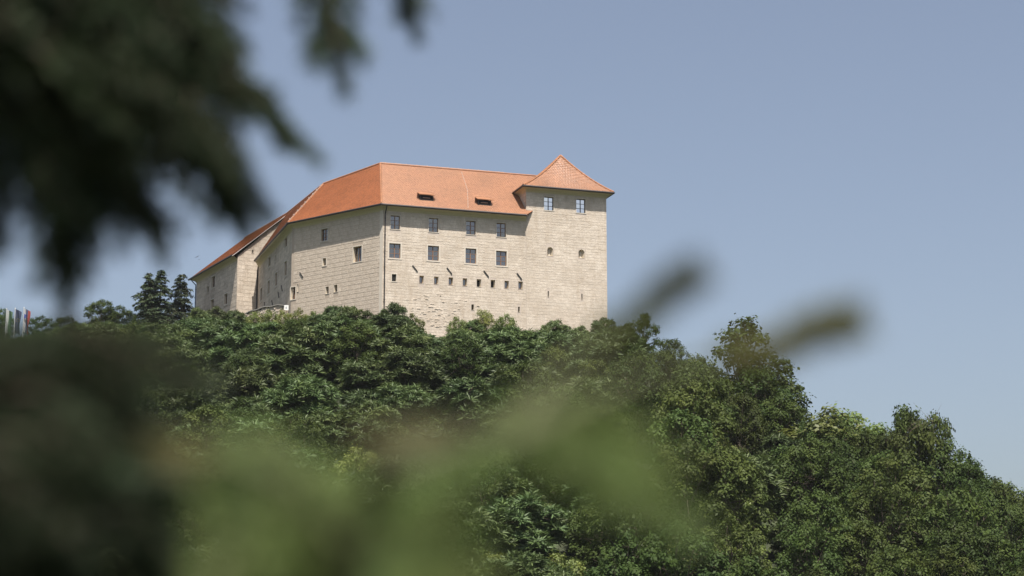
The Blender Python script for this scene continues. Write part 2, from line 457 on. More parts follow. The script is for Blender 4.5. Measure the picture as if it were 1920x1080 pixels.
ZB = 36.0
ZTOP = ZE - .12
wF = Wall(A_w, T0 - dF * .002 - nF * .03, ZB, ZTOP, 'wall', 'sunlit front wall with two rows of windows', joint='joint_front')
wL = Wall(B_w, A_w, ZB, ZTOP, 'wall', 'coursed block wall left of the drainpipe corner')
wM = Wall(C_w, B_w, ZB, ZTOP, 'wall', 'shaded receding wall with tall narrow windows')
def ntop(u): return ZW - .2 + max(0.0, u + .2) * RISE_W / (RUN_W)
wN = Wall(N0, N0 + dN * (RUN_W + OV - .4), ZB, ntop, 'gable_wall', 'sunlit half gable between the left wing and the main block')
wW = Wall(W1, N0, ZB, ZW - .12, 'wall', 'shaded long wall of the left wing')
tB0, tB1 = T0 - nF * TD, T1 - nF * TD
wT = Wall(T0, T1, ZB, ZT - .12, 'tower_wall', 'sunlit tower front with two windows and two arched niches', joint='joint_front')
wTl = Wall(tB0, T0, ZB, ZT - .12, 'tower_wall', 'shaded side of the tower above the main roof')
wTr = Wall(T1, tB1, ZB, ZT - .12, 'tower_wall', 'far side of the tower')
wTb = Wall(tB1, tB0, ZB, ZT - .12, 'tower_wall', 'back of the tower')

for r in ((732, 404, 750, 430), (803.8, 408.7, 822, 435.3), (874, 414, 892, 440), (931, 418, 948.8, 444.5),):
    add_window(wF, wF.rect(*r), surround=.07)
for r in ((729.6, 456.5, 751, 484), (802, 461, 823, 488.6), (872.7, 466, 893, 494), (930, 470.7, 950, 498.3)):
    add_window(wF, wF.rect(*r), surround=.16)
add_window(wF, wF.rect(734.6, 514, 743, 527.5), k=.3, grate=True, surround=.09, name='grated_window')
for i, (x, y) in enumerate(((790.4, 524), (818, 525.8), (845.3, 527.3), (871.7, 529), (898, 530.6), (924.2, 532), (950, 533.7), (976, 535))):
    add_window(wF, wF.rect(x - 4.2, y - 7.2, x + 4.2, y + 7.2), k=.40, iw=.10, g=.08, cols=1, rows=1, surround=0, name='small_window', dark=i in (4, 5))
add_window(wF, wF.rect(883.8, 570.7, 888.6, 581.4), k=.4, dark=True, surround=0, name='slit_window')
add_window(wF, wF.rect(971.2, 575, 974.6, 585), k=.4, dark=True, surround=0, name='slit_window')
for r in ((1020, 369, 1038, 394.5), (1080.4, 373, 1097.9, 399.4)):
    add_window(wT, wT.rect(*r), surround=.09, glass_m='glass_bright', name='tower_window', wood='iron')
for r in ((1026.9, 545.7, 1029, 557), (1090, 550.6, 1092.1, 561.7)):
    add_window(wT, wT.rect(*r), k=.4, iw=.0, g=.0, dark=True, surround=0, name='slit_window')
ARCH = [wT.rect(1026, 463.3, 1037, 480), wT.rect(1084.8, 467.8, 1096, 484)]
for r in ARCH: wT.open.append((*r, .004, 0.0, 0.0))
add_window(wL, wL.rect(601.7, 429, 614.7, 451.7), rows=3)
add_window(wL, wL.rect(662.4, 462, 678.3, 491), k=.4, rows=2)
add_window(wL, wL.rect(605, 484, 611.5, 498), k=.4, iw=.08, cols=1, rows=1, name='small_window')
add_window(wL, wL.rect(610.9, 537.5, 616.8, 550.7), k=.4, iw=.06, dark=True, surround=.05, name='small_window')
add_window(wL, wL.rect(626.5, 534, 632.9, 547.4), k=.4, iw=.06, dark=True, surround=.05, name='small_window')
add_window(wL, wL.rect(545.3, 538.5, 554, 561.3), rows=2)
add_window(wL, wL.rect(557.5, 533, 560, 547), k=.1, cols=1, rows=1, surround=.03, name='slit_window', dark=True)
for r in ((534.8, 446, 538.1, 463), (503.9, 481.5, 507.2, 499), (533.5, 490.7, 537.8, 516.7), (515.6, 512, 519.6, 536), (501.7, 527, 506, 551), (488, 540.7, 492, 564)):
    a, c, b, d = wM.rect(*r); m_ = (a + b) / 2; add_window(wM, (m_ - .75, c, m_ + .75, d), k=.2, surround=.17)
a, c, b, d = wM.rect(515, 479, 517.4, 489); m_ = (a + b) / 2
add_window(wM, (m_ - .35, c, m_ + .35, d), k=.2, cols=1, rows=1, surround=.1, name='small_window')
for r in ((396.5, 518.5, 403.3, 539), (420.6, 551, 426.7, 570.7), (395.5, 562, 401, 578)):
    add_window(wW, wW.rect(*r), k=.3, rows=2, surround=.16)
add_window(wW, wW.rect(388, 537, 392, 548), k=.2, cols=1, rows=1, surround=.06, name='small_window', dark=True)
add_window(wN, wN.rect(472.6, 468, 475.4, 474.5), k=.3, dark=True, surround=0, name='vent_hole')

for w_ in (wF, wL, wM, wN, wW, wT, wTl, wTr, wTb): w_.build()
flush_windows()
wF.stones(wF.obj, M['stone_front'], 41, (.30, .40), (.45, 1.15), (.005, .016), 11)
wT.stones(wT.obj, M['stone_front'], 42, (.30, .40), (.45, 1.15), (.005, .014), 12)
wTl.stones(wTl.obj, M['stone_side'], ZE - .5, (.30, .40), (.45, 1.15), (.012, .035), 13)
wL.stones(wL.obj, M['stone_side'], 44, (.46, .58), (.8, 2.2), (.010, .026), 14, objs=260, u1=wL.L - .5, gap=.009)
wM.stones(wM.obj, M['stone_side'], 46, (.46, .58), (.9, 2.2), (.008, .02), 15, gap=.01)
wN.stones(wN.obj, M['stone_side'], 46, (.48, .6), (.6, 1.5), (.006, .018), 16, objs=38, gap=.008)
wW.stones(wW.obj, M['stone_side'], 49, (.48, .6), (.9, 2.0), (.008, .024), 17, gap=.01)
mb = MB(); bar(mb, wL, wL.L - .48, ZB, wL.L - .012, ZTOP - .02, -.02, .05); part(mb, 'corner_render', M['plaster'])
# eroded face low on the front wall: rubble pieces standing proud
mb = MB(); r = random.Random(5)
for i in range(120):
    px_, py_ = r.gauss(812, 32), r.gauss(592, 26)
    if not (728 < px_ < 975 and 548 < py_ < 655): continue
    u, z = wF.px(px_, py_); L_, h_ = r.uniform(.18, .6), r.uniform(.08, .22); pr = r.uniform(.015, .06)
    pts = [(u, z), (u + L_, z + r.uniform(-.05, .05)), (u + L_ * .9, z + h_), (u + L_ * .1, z + h_ * r.uniform(.7, 1.2))]
    i0 = len(mb.v)
    mb.v += [tuple(wF.P(a_, b_, -.01)) for a_, b_ in pts] + [tuple(wF.P(u + (a_ - u) * .8 + .05, z + (b_ - z) * .8 + .02, pr)) for a_, b_ in pts]
    for f in ((4, 5, 6, 7), (0, 1, 5, 4), (1, 2, 6, 5), (2, 3, 7, 6), (3, 0, 4, 7)): mb.f.append(tuple(i0 + k for k in f)); mb.m.append(0)
part(mb, 'rubble_facing', M['stone_front'], wF.obj, kind='stuff')
# arched niches of the tower
for (a, c, b, d) in ARCH:
    mb = MB(); n_ = 8; R_ = (b - a) / 2; cx = (a + b) / 2; zs_ = d - R_
    arc = [(cx - R_ * math.cos(math.pi * i / n_), zs_ + R_ * math.sin(math.pi * i / n_)) for i in range(n_ + 1)]
    for i in range(n_):
        (u0_, z0_), (u1_, z1_) = arc[i], arc[i + 1]
        mb.poly([wT.P(u0_, z0_, .02), wT.P(u1_, z1_, .02), wT.P(u1_, d + .03, .02), wT.P(u0_, d + .03, .02)])
    out_ = [(a, c)] + arc + [(b, c)]
    inn = [(cx - R_ * .45 + (u - cx) / R_ * .02 + (.0 if u < cx else R_ * .9), z) for u, z in ((a, c), (b, c))]
    ins = [(cx + (u - cx) * .5, c + .05 + (z - c) * .86) for u, z in out_]
    for i in range(len(out_)):
        j = (i + 1) % len(out_)
        mb.poly([wT.P(*out_[i], .018), wT.P(*out_[j], .018), wT.P(*ins[j], -.38), wT.P(*ins[i], -.38)], 1)
    root = part(mb, 'arched_niche', [M['stone_front'], M['reveal']])
    mb = MB(); mb.poly([wT.P(*p, -.375) for p in reversed(ins)]); mb.build('niche_back', M['reveal'], root)
    mb = MB(); bar(mb, wT, cx - R_ * .32, c + .08, cx + R_ * .2, zs_ + .15, -.375, -.34); mb.build('slit_shutter', M['plaster'], root)
# back walls that close the blocks
def shell(pts, z1, name):
    mb = MB()
    for p, q_ in zip(pts, pts[1:]): mb.poly([P3(p, ZB), P3(q_, ZB), P3(q_, z1), P3(p, z1)])
    part(mb, name, M['stone_side'])
backF = 2 * RA[:2] - A_w; back_T = T0 - nF * 17; back_A = A_w + (RA[:2] - A_w) * 2
shell([T0 - nF * TD, T0 - nF * 17, A_w - nF * 17 + dF * 3], ZTOP, 'back_wall')
shell([N0 + dN * (2 * RUN_W), W1 + dN * (2 * RUN_W), W1], ZW - .12, 'back_wall')

# ------------------------------------------------------------------ roofs
def roof(name, eL, eR, rR, rL, label, sag=0.0, mat='tile', row=.29, colw=.22, seed=1, thick=.12):
    """tiled roof face; eL eR eave left/right seen from outside, rR rL at the ridge"""
    eL, eR, rR, rL = (np.array(p, float) for p in (eL, eR, rR, rL))
    def S_(u, v):
        u = np.asarray(u)[..., None]; v = np.asarray(v)[..., None]
        p = (eL * (1 - u) + eR * u) * (1 - v) + (rL * (1 - u) + rR * u) * v
        p = p.copy(); p[..., 2] -= sag * 4 * (v * (1 - v))[..., 0]; return p
    nrm = unit(np.cross(eR - eL, (rL + rR) / 2 - (eL + eR) / 2))
    n_u, n_v = 10, 8
    U, V = np.meshgrid(np.linspace(0, 1, n_u + 1), np.linspace(0, 1, n_v + 1)); G = S_(U, V).reshape(-1, 3)
    ix = np.arange(G.shape[0]).reshape(U.shape)
    qd = np.stack([ix[:-1, :-1], ix[:-1, 1:], ix[1:, 1:], ix[1:, :-1]], -1).reshape(-1, 4)
    n0 = len(G); VV = np.concatenate([G - nrm * .03, G - nrm * thick]); q2 = qd[:, ::-1] + n0
    rim = []
    for line in (ix[0, ::-1], ix[:, 0], ix[-1, :], ix[::-1, -1]):
        rim.append(np.stack([line[:-1], line[1:], line[1:] + n0, line[:-1] + n0], -1))
    base = link(name, mesh_np(name, VV, [qd, q2] + rim, M['tile_bed']), castle); base.matrix_parent_inverse = Matrix.Translation(-OFF)
    tag(base, label)
    r = np.random.default_rng(seed)
    sl = np.linalg.norm((rL + rR) / 2 - (eL + eR) / 2); rows = max(2, int(sl / row)); vs_, fs4 = [], []
    parts_ = []
    for k in range(rows):
        v0, v1 = k / rows, min(1.0, (k + 1.6) / rows)
        vb = max(0.0, v0 - .1 / rows)
        l0 = np.linalg.norm(S_(np.array(0.), np.array(v0)) - S_(np.array(1.), np.array(v0)))
        nc = int(l0 / colw)
        if nc < 1: continue
        off = .5 * (k % 2)
        ua = np.clip((np.arange(-1, nc + 1) + off + .05) / nc, 0, 1); ub = np.clip((np.arange(-1, nc + 1) + off + .95) / nc, 0, 1)
        ok = ub - ua > .2 / nc; ua, ub = ua[ok], ub[ok]; um = (ua + ub) / 2
        lift = .045 + r.uniform(0, .02, len(ua))
        full = np.full(len(ua), 1.0)
        tip = .42 / rows
        p = np.stack([S_(ua, full * v1) + nrm * .002, S_(ua, full * (vb + tip)) + nrm * lift[:, None], S_(um, full * vb) + nrm * lift[:, None],
                      S_(ub, full * (vb + tip)) + nrm * lift[:, None], S_(ub, full * v1) + nrm * .002], 1)
        parts_.append(p)
    T = np.concatenate(parts_); nT = len(T)
    T = np.concatenate([T, T[:, 1:4] - nrm * .055], 1)     # butt ends of the tiles
    fi = np.arange(nT)[:, None] * 8
    t = link('roof_tiles', mesh_np('roof_tiles', T.reshape(-1, 3), [fi + np.array([[0, 1, 2, 3, 4]]), fi + np.array([[1, 5, 6, 2]]), fi + np.array([[2, 6, 7, 3]])], M[mat]), base); tag(t, kind='stuff')
    return base, S_, nrm
def caps(parent, p, q_, r=.13, step=.38, name='ridge_tiles', sag=None):
    p, q_ = np.array(p, float), np.array(q_, float); L_ = np.linalg.norm(q_ - p); n_ = max(2, int(L_ / step)); mb = MB()
    for i in range(n_):
        a, b = i / n_, (i + 1.15) / n_
        pa, pb = p + (q_ - p) * a, p + (q_ - p) * min(b, 1)
        if sag: pa = sag(a); pb = sag(min(b, 1))
        mb.tube([pa, pb], r * 1.12, 7, r1=r * .9)
    o = mb.build(name, M['tile'], parent); tag(o, kind='stuff'); return o

ov3 = lambda p, z=ZE: P3(p, z)
E_r = T0 + nF * (OV - .03) - dF * .22                   # right end of the front eave, just lapping the tower
A_e = A_w + (A_e - A_w)
rf, SF, nrF = roof('roof', ov3(A_e), ov3(E_r), RT, RA, 'pale sunlit roof face over the front wall', seed=2)
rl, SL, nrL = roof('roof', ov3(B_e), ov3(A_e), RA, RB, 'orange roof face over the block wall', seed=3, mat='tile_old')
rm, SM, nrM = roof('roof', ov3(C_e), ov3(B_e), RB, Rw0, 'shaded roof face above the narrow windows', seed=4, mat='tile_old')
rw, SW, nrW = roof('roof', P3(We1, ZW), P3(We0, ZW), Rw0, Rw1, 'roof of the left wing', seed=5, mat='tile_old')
roof('roof', P3(We1 + dN * 15.6, ZW), P3(We1, ZW), Rw1, Rw1 + np.array([*(dN * .02), 0]), 'hipped far end of the left wing', seed=6)
roof('roof', P3(We0 + dN * 15.6, ZW), P3(We1 + dN * 15.6, ZW), Rw1, Rw0, 'back slope of the left wing', seed=7)
bk = lambda p, k: P3(p[:2] - nF * k, ZE)
roof('roof', bk(RT, 8.6), bk(RA, 8.6), RA, RT, 'back slope of the main roof', seed=8)
roof('roof', bk(RA, 8.6), P3(RB[:2] - nL * 7, ZE), RB, RA, 'back slope over the block wall side', seed=9)
roof('roof', P3(RB[:2] - nL * 7, ZE), P3(Rw0[:2] - nM * 8, ZE), Rw0, RB, 'back slope over the shaded wall side', seed=10)
SO = .66
tc = [T0 + nF * OV - dF * SO, T1 + nF * OV + dF * SO, tB1 + dF * SO - nF * OV, tB0 - dF * SO - nF * OV]
apex = P3((tc[0] + tc[1] + tc[2] + tc[3]) / 4, 0)
apx = at(1051, 292, float(apex[1])); apex = apx
trs = []
for i, (a, b) in enumerate(((0, 1), (1, 2), (2, 3), (3, 0))):
    trs.append(roof('tower_roof', P3(tc[a], ZT), P3(tc[b], ZT), apex + np.array([*(unit(tc[b] - tc[a]) * .05), 0]), apex, ('sunlit front face', 'right face', 'back face', 'left face')[i] + ' of the tower roof', sag=.42, seed=20 + i))
def hip(a): return lambda t: np.array([*(a[:2] * (1 - t) + apex[:2] * t), ZT * (1 - t) + apex[2] * t - .42 * 4 * t * (1 - t) + .05])
for i in range(4): caps(trs[i][0], P3(tc[i], ZT), apex, sag=hip(tc[i]), name='hip_tiles')
up = np.array([0, 0, .05])
caps(rf, RA + up, RT + up); caps(rl, RB + up, RA + up); caps(rm, Rw0 + up, RB + up); caps(rw, Rw1 + up, Rw0 + up)
caps(rl, ov3(A_e) + up, RA + up, name='hip_tiles'); caps(rl, ov3(B_e) + up, RB + up, .10, name='hip_tiles')

# cornices, gutters
def cornice(w0, w1, e0, e1, ze, name='cornice', drop=.62):
    mb = MB(); prof = [(0.0, -drop), (.18, -drop * .62), (.55, -drop * .34), (.93, -.16)]
    for (a, za), (b, zb) in zip(prof, prof[1:]):
        f = lambda w_, e_, k: w_ + (e_ - w_) * k
        mb.poly([P3(f(w0, e0, a), ze + za), P3(f(w1, e1, a), ze + za), P3(f(w1, e1, b), ze + zb), P3(f(w0, e0, b), ze + zb)])
    part(mb, name, M['cornice'])
def gutter(pts, ze, name='gutter', r=.14):
    mb = MB(); mb.tube([P3(p, ze - .07) for p in pts], r, 8); part(mb, name, M['gutter'])
ins_ = .02
cornice(wF.p0 + nF * ins_, wF.p1 + nF * ins_, A_e, E_r, ZE)
cornice(B_w + nL * ins_, A_w + nL * ins_, B_e, A_e, ZE)
cornice(C_w + nM * ins_, B_w + nM * ins_, C_e, B_e, ZE)
cornice(W1 + nW * ins_, N0 + nW * ins_, We1, We0, ZW)
for i, (a, b, w0, w1) in enumerate(((0, 1, T0, T1), (3, 0, tB0, T0), (1, 2, T1, tB1), (2, 3, tB1, tB0))):
    cornice(w0, w1, tc[a], tc[b], ZT, 'tower_cornice')
go = .06
gutter([E_r + nF * go, A_e + (nF + nL) * go * .6, B_e + (nL + nM) * go * .6, C_e + nM * go], ZE)
gutter([We1 + nW * go, We0 + nW * go], ZW)
oc = [p + (p - apex[:2]) / np.linalg.norm(p - apex[:2]) * go for p in tc]
gutter([*oc, oc[0]], ZT, 'tower_gutter')
# verge board on the gable
mb = MB(); v0 = P3(We0, ZW - .18); v1 = Rw0 - np.array([0, 0, .18]); mb.tube([v0, v1], .07, 6); part(mb, 'verge_board', M['gutter'])

def pipe(w_, u, ze, zbot, out=OV):
    mb = MB(); d = .14
    mb.tube([w_.P(u, ze - .14, out), w_.P(u, ze - .42, out * .8), w_.P(u, ze - .95, d), w_.P(u, ze - 1.3, d), w_.P(u, zbot, d)], .075, 8)
    z = ze - 1.6
    root = part(mb, 'drainpipe', M['gutter'])
    while z > zbot + 1:
        mb = MB(); mb.tube([w_.P(u, z, d), w_.P(u, z + .06, d)], .10, 8); bar(mb, w_, u - .02, z + .01, u + .02, z + .05, 0, d); mb.build('pipe_bracket', M['iron'], root); z -= 2.0
pipe(wF, .22, ZE, 41.5)
pipe(wN, float(np.dot(C_w - N0, dN)) - .18, ZE - .1, 46, out=.5)
pipe(wW, .12, ZW, 48)

# anchors
def anchor(w_, px_, py_, L_=.98, ang=-50):
    u, z = w_.px(px_, py_); a = math.radians(ang); du, dz = math.cos(a) * L_ / 2, math.sin(a) * L_ / 2; t = .055
    nu, nz = -math.sin(a) * t, math.cos(a) * t; mb = MB()
    c4 = [(u - du - nu, z - dz - nz), (u + du - nu, z + dz - nz), (u + du + nu, z + dz + nz), (u - du + nu, z - dz + nz)]
    mb.hexa([w_.P(p, q_, .10) for p, q_ in c4], [w_.P(p, q_, .0) for p, q_ in c4]); part(mb, 'wall_anchor', M['iron'])
for x, y in ((778, 503.5), (842.5, 508), (911.5, 513.5), (973.5, 518)): anchor(wF, x, y)
anchor(wL, 565.5, 515.5, .9); 
for x, y in ((529, 540.5), (523, 553), (511, 568), (497, 572)): anchor(wM, x, y, 1.1)

# dormers
def solve_uv(Sf, px_, py_):
    u, v = .5, .4
    for _ in range(40):
        def pr(u_, v_):
            p = Sf(np.array(u_), np.array(v_)) - CAM; dd = p[1] * ct + p[2] * st
            return np.array([960 + F_PX * p[0] / dd, 540 - F_PX * (p[2] * ct - p[1] * st) / dd])
        f0 = pr(u, v) - (px_, py_); J = np.stack([(pr(u + 1e-4, v) - pr(u, v)) / 1e-4, (pr(u, v + 1e-4) - pr(u, v)) / 1e-4], 1)
        d = np.linalg.solve(J, -f0); u, v = u + d[0], v + d[1]
    return u, v
dF3 = np.array([*dF, 0]); nF3 = np.array([*nF, 0]); upv = np.array([0, 0, 1.0])
for k, (cx, cy) in enumerate(((799.5, 376), (908, 385))):
    b = SF(*[np.array(t) for t in solve_uv(SF, cx, cy)]); hw, hh, proj = .80, .62, .10
    sl = unit(np.array([*(RA - P3(A_e, ZE))]))
    back = -nF3
    mb = MB()
    # front opening: a dark box that stands out of the slope
    f = [b + dF3 * sx * hw + nF3 * proj + upv * z for sx, z in ((-1, -.05), (1, -.05), (1, hh), (-1, hh))]
    g = [p + back * 1.6 for p in f]
    mb.hexa(f, g)
    root = part(mb, 'dormer', M['dark'], label=('left roof hatch above the second window column', 'right roof hatch beside the conductor cable')[k])
    # lid: short tiled slab rising to the front, flared ears
    mb = MB(); e0 = nF3 * .34
    lid = [b + dF3 * -(hw + .22) + e0 + upv * (hh + .02), b + dF3 * (hw + .22) + e0 + upv * (hh + .02), b + dF3 * hw + back * 1.25 + upv * (hh + .62), b - dF3 * hw + back * 1.25 + upv * (hh + .62)]
    mb.hexa([p + upv * .08 for p in lid], lid); mb.build('dormer_lid', M['tile'], root)
    mb = MB()
    for sx in (-1, 1):
        mb.poly([b + dF3 * sx * hw + nF3 * .12 + upv * hh, b + dF3 * sx * (hw + .42) + nF3 * .1 + upv * (hh + .34), b + dF3 * sx * hw + back * 1.25 + upv * (hh + .62)])
    mb.build('dormer_ear', M['tile'], root)
    mb = MB(); mb.tube([b - dF3 * hw * .6 + nF3 * (proj + .02) + upv * .30, b + dF3 * hw * .55 + nF3 * (proj + .02) + upv * .30], .035, 5)
    mb.build('hatch_bar', M['cable'], root)
    mb = MB()
    for sx in (-1, 1): mb.tube([b + dF3 * sx * (hw + .01) + nF3 * (proj + .02), b + dF3 * sx * (hw + .01) + nF3 * (proj + .02) + upv * hh], .05, 5)
    mb.build('hatch_frame', M['gutter'], root)

# lightning conductor down the front roof and along ridge and hip
def cable(pts, parent, clips, name='lightning_conductor', r=.022, rc=.06):
    mb = MB(); mb.tube(pts, r, 5); root = part(mb, name, M['cable']); pts = [np.array(p) for p in pts]; mb = MB()
    for i in range(clips):
        t = (i + .5) / clips * (len(pts) - 1); j = min(int(t), len(pts) - 2); p = pts[j] + (pts[j + 1] - pts[j]) * (t - j)
        mb.hexa([p + np.array(q_) * rc for q_ in ((-1, -1, -1), (1, -1, -1), (1, -1, 1), (-1, -1, 1))], [p + np.array(q_) * rc for q_ in ((-1, 1, -1), (1, 1, -1), (1, 1, 1), (-1, 1, 1))])
    o = mb.build('conductor_clips', M['cable'], root)
u0_, v0_ = solve_uv(SF, 865, 323); u1_, v1_ = solve_uv(SF, 877.5, 391)
cable([SF(np.array(u0_ + (u1_ - u0_) * t), np.array(v0_ + (v1_ - v0_) * t)) + nrF * .07 for t in (0, .5, 1)], rf, 13)
cable([RA + up * 4, RA * .4 + RT * .6 + up * 4], rf, 12)
cable([ov3(B_e) + nrL * .16 + (RB - ov3(B_e)) * t for t in (.02, .5, .98)], rl, 9, rc=.10)

# ------------------------------------------------------------------ trees
def lobes_for(r, n, R, zc, ry, spread, rl):
    L_ = []
    for i in range(n):
        a = 2.399963 * i + r.uniform(-.4, .4); t = (i + .5) / n
        z = zc + ry * (1 - 2 * t) ; k = math.sqrt(max(.05, 1 - (1 - 2 * t) ** 2)) * spread
        L_.append((R * k * math.cos(a), R * k * math.sin(a), z + r.uniform(-.3, .3), rl * r.uniform(.75, 1.25)))
    return np.array(L_)
def shell_points(r, L_, dens, down=-.35, thin=1.0):
    P_, D_ = [], []
    for i, (x, y, z, q_) in enumerate(L_):
        n_ = int(dens * 4 * math.pi * q_ * q_)
        d = r.normal(size=(n_, 3)); d /= np.linalg.norm(d, axis=1)[:, None]
        d = d[d[:, 2] > down]
        p = np.array([x, y, z]) + d * q_ * r.uniform(.72, 1.08, (len(d), 1)) * np.array([1, 1, .85])
        keep = r.random(len(p)) < thin
        for j, (x2, y2, z2, q2) in enumerate(L_):
            if j != i: keep &= np.linalg.norm(p - np.array([x2, y2, z2]), axis=1) > q2 * .78
        P_.append(p[keep]); D_.append(d[keep])
    return np.concatenate(P_), np.concatenate(D_)
def basis(a):
    h = np.where(np.abs(a[:, 2:3]) < .9, np.array([[0, 0, 1.0]]), np.array([[1.0, 0, 0]]))
    x = np.cross(a, h); x /= np.linalg.norm(x, axis=1)[:, None]; return x, np.cross(a, x)
def rosettes(r, P_, D_, k, ln, wd):
    a = D_ * .65 + np.array([0, 0, .75]) + r.normal(size=D_.shape) * .2; a /= np.linalg.norm(a, axis=1)[:, None]
    x, y = basis(a); V_ = []
    for i in range(k):
        t = 2 * math.pi * (i / k) + r.uniform(-.35, .35, len(P_)); s_ = np.sqrt(r.uniform(.03, .66, len(P_)))
        el = np.arccos(np.clip(1 - s_, -.1, 1))
        rad = np.cos(t)[:, None] * x + np.sin(t)[:, None] * y
        d1 = np.cos(el)[:, None] * a + np.sin(el)[:, None] * rad
        d2 = d1 + np.array([0, 0, -.32]); d2 /= np.linalg.norm(d2, axis=1)[:, None]
        L_ = r.uniform(.7, 1.15, (len(P_), 1)) * ln
        sd_ = np.cross(d1, a + r.normal(size=a.shape) * .4); sd_ /= (np.linalg.norm(sd_, axis=1)[:, None] + 1e-6)
        p0 = P_ + d1 * .05; p1 = p0 + d1 * L_ * .55; p2 = p1 + d2 * L_ * .45
        V_.append(np.stack([p0 - sd_ * wd * .25, p0 + sd_ * wd * .25, p1 + sd_ * wd * .5, p2, p1 - sd_ * wd * .5], 1))
    V_ = np.concatenate(V_); n_ = len(V_); b = np.arange(n_)[:, None] * 5
    return V_.reshape(-1, 3), [b + np.array([[0, 1, 2, 4]]), b + np.array([[4, 2, 3]])]
def leaves(r, P_, D_, k, size, spread):
    V_ = []
    for i in range(k):
        p = P_ + r.normal(size=P_.shape) * spread
        n_ = D_ * .8 + np.array([0, 0, .45]) + r.normal(size=P_.shape) * .28; n_ /= np.linalg.norm(n_, axis=1)[:, None]
        x, y = basis(n_); t = r.uniform(0, 6.28, (len(P_), 1)); d = np.cos(t) * x + np.sin(t) * y; e = np.cross(n_, d)
        L_ = r.uniform(.65, 1.25, (len(P_), 1)) * size
        V_.append(np.stack([p - d * L_ * .5, p + e * L_ * .3 - d * L_ * .05, p + d * L_ * .5 - n_ * L_ * .12, p - e * L_ * .3 - d * L_ * .05], 1))
    V_ = np.concatenate(V_); b = np.arange(len(V_))[:, None] * 4
    return V_.reshape(-1, 3), [b + np.array([[0, 1, 2, 3]])]
def trunk_mesh(L_, base_r, zt, seed, bark, lean=(0, 0)):
    r = random.Random(seed); mb = MB()
    top = np.array([lean[0], lean[1], zt])
    mb.tube([(0, 0, -1.2), (lean[0] * .2, lean[1] * .2, zt * .3), (lean[0] * .6, lean[1] * .6, zt * .65), top], base_r, 7, r1=base_r * .45)
    for (x, y, z, q_) in L_:
        e = np.array([x, y, z]); s_ = top * r.uniform(.35, .95); m_ = (s_ + e) / 2 + np.array([r.uniform(-.3, .3), r.uniform(-.3, .3), r.uniform(-.1, .4)])
        mb.tube([s_, m_, e + np.array([0, 0, q_ * .5])], base_r * .35, 5, r1=base_r * .08)
        for k in range(3):
            d = np.array([r.gauss(0, 1), r.gauss(0, 1), r.gauss(.4, .8)]); d /= np.linalg.norm(d)
            mb.tube([e, e + d * q_ * .85], base_r * .1, 4, r1=base_r * .03, caps=False)
    return mb.mesh('trunk', bark)

PROTO = {}
def proto(kind, seed):
    r = np.random.default_rng(seed); rr = random.Random(seed)
    if kind == 'pinnate':
        L_ = lobes_for(rr, 22, 2.7, 3.6, 2.6, 1.0, .95); L_ = np.vstack([L_, [0, 0, 6.1, .6], lobes_for(rr, 6, 1.2, 3.4, 1.5, 1.0, 1.0)])
        P_, D_ = shell_points(r, L_, 4.6, down=-.15); V_, F_ = rosettes(r, P_, D_, 11, .74, .12); mat_ = M['leaf_pinnate']
    elif kind == 'broad':
        L_ = lobes_for(rr, 32, 2.7, 4.2, 3.4, 1.0, .86); L_ = np.vstack([L_, [0, 0, 7.7, .6], lobes_for(rr, 7, 1.2, 4.0, 2.2, 1.0, .9)])
        P_, D_ = shell_points(r, L_, 5.6, down=.02); V_, F_ = leaves(r, P_, D_, 11, .27, .17); mat_ = M['leaf_broad']
    elif kind == 'bright':
        L_ = lobes_for(rr, 22, 2.2, 3.4, 2.6, 1.0, .75); L_ = np.vstack([L_, [.2, 0, 6.0, .5], [-.7, .2, 5.5, .5], lobes_for(rr, 5, 1.0, 3.2, 1.5, 1.0, .8)])
        P_, D_ = shell_points(r, L_, 5.0, down=-.3); V_, F_ = leaves(r, P_, D_, 11, .27, .17); mat_ = M['leaf_bright']
    elif kind == 'airy':
        L_ = lobes_for(rr, 26, 2.7, 4.8, 3.6, 1.0, .72); L_ = np.vstack([L_, [0.2, 0, 8.5, .7], [.5, .1, 7.6, .8]])
        P_, D_ = shell_points(r, L_, 4.2, down=-.6); V_, F_ = leaves(r, P_, D_, 10, .33, .24); mat_ = M['leaf_broad']
    elif kind == 'tiered':                                 # flat topped old tree with layered limbs
        L_ = []
        for z, R_, n_ in ((3.2, 2.6, 6), (4.6, 3.2, 7), (5.9, 3.4, 7), (7.3, 2.0, 5), (8.6, 1.2, 4), (9.6, .5, 2)):
            for i in range(n_):
                a = 6.283 * i / n_ + rr.uniform(-.5, .5); q_ = R_ * rr.uniform(.55, 1.1)
                L_.append((q_ * math.cos(a), q_ * math.sin(a), z + rr.uniform(-.35, .35), rr.uniform(.5, .85)))
        L_ = np.array(L_)
        P_, D_ = shell_points(r, L_, 4.6, down=-.5); P_[:, 2] += 0; V_, F_ = leaves(r, P_, D_, 10, .33, .22); mat_ = M['leaf_broad']
    zt = float(L_[:, 2].max()) * .72
    crown = mesh_np('crown', V_, F_, mat_)
    H_ = float(V_[:, 2].max())
    tr = trunk_mesh(L_, .17 if kind != 'tiered' else .26, zt, seed, M['bark'])
    return tr, crown, H_
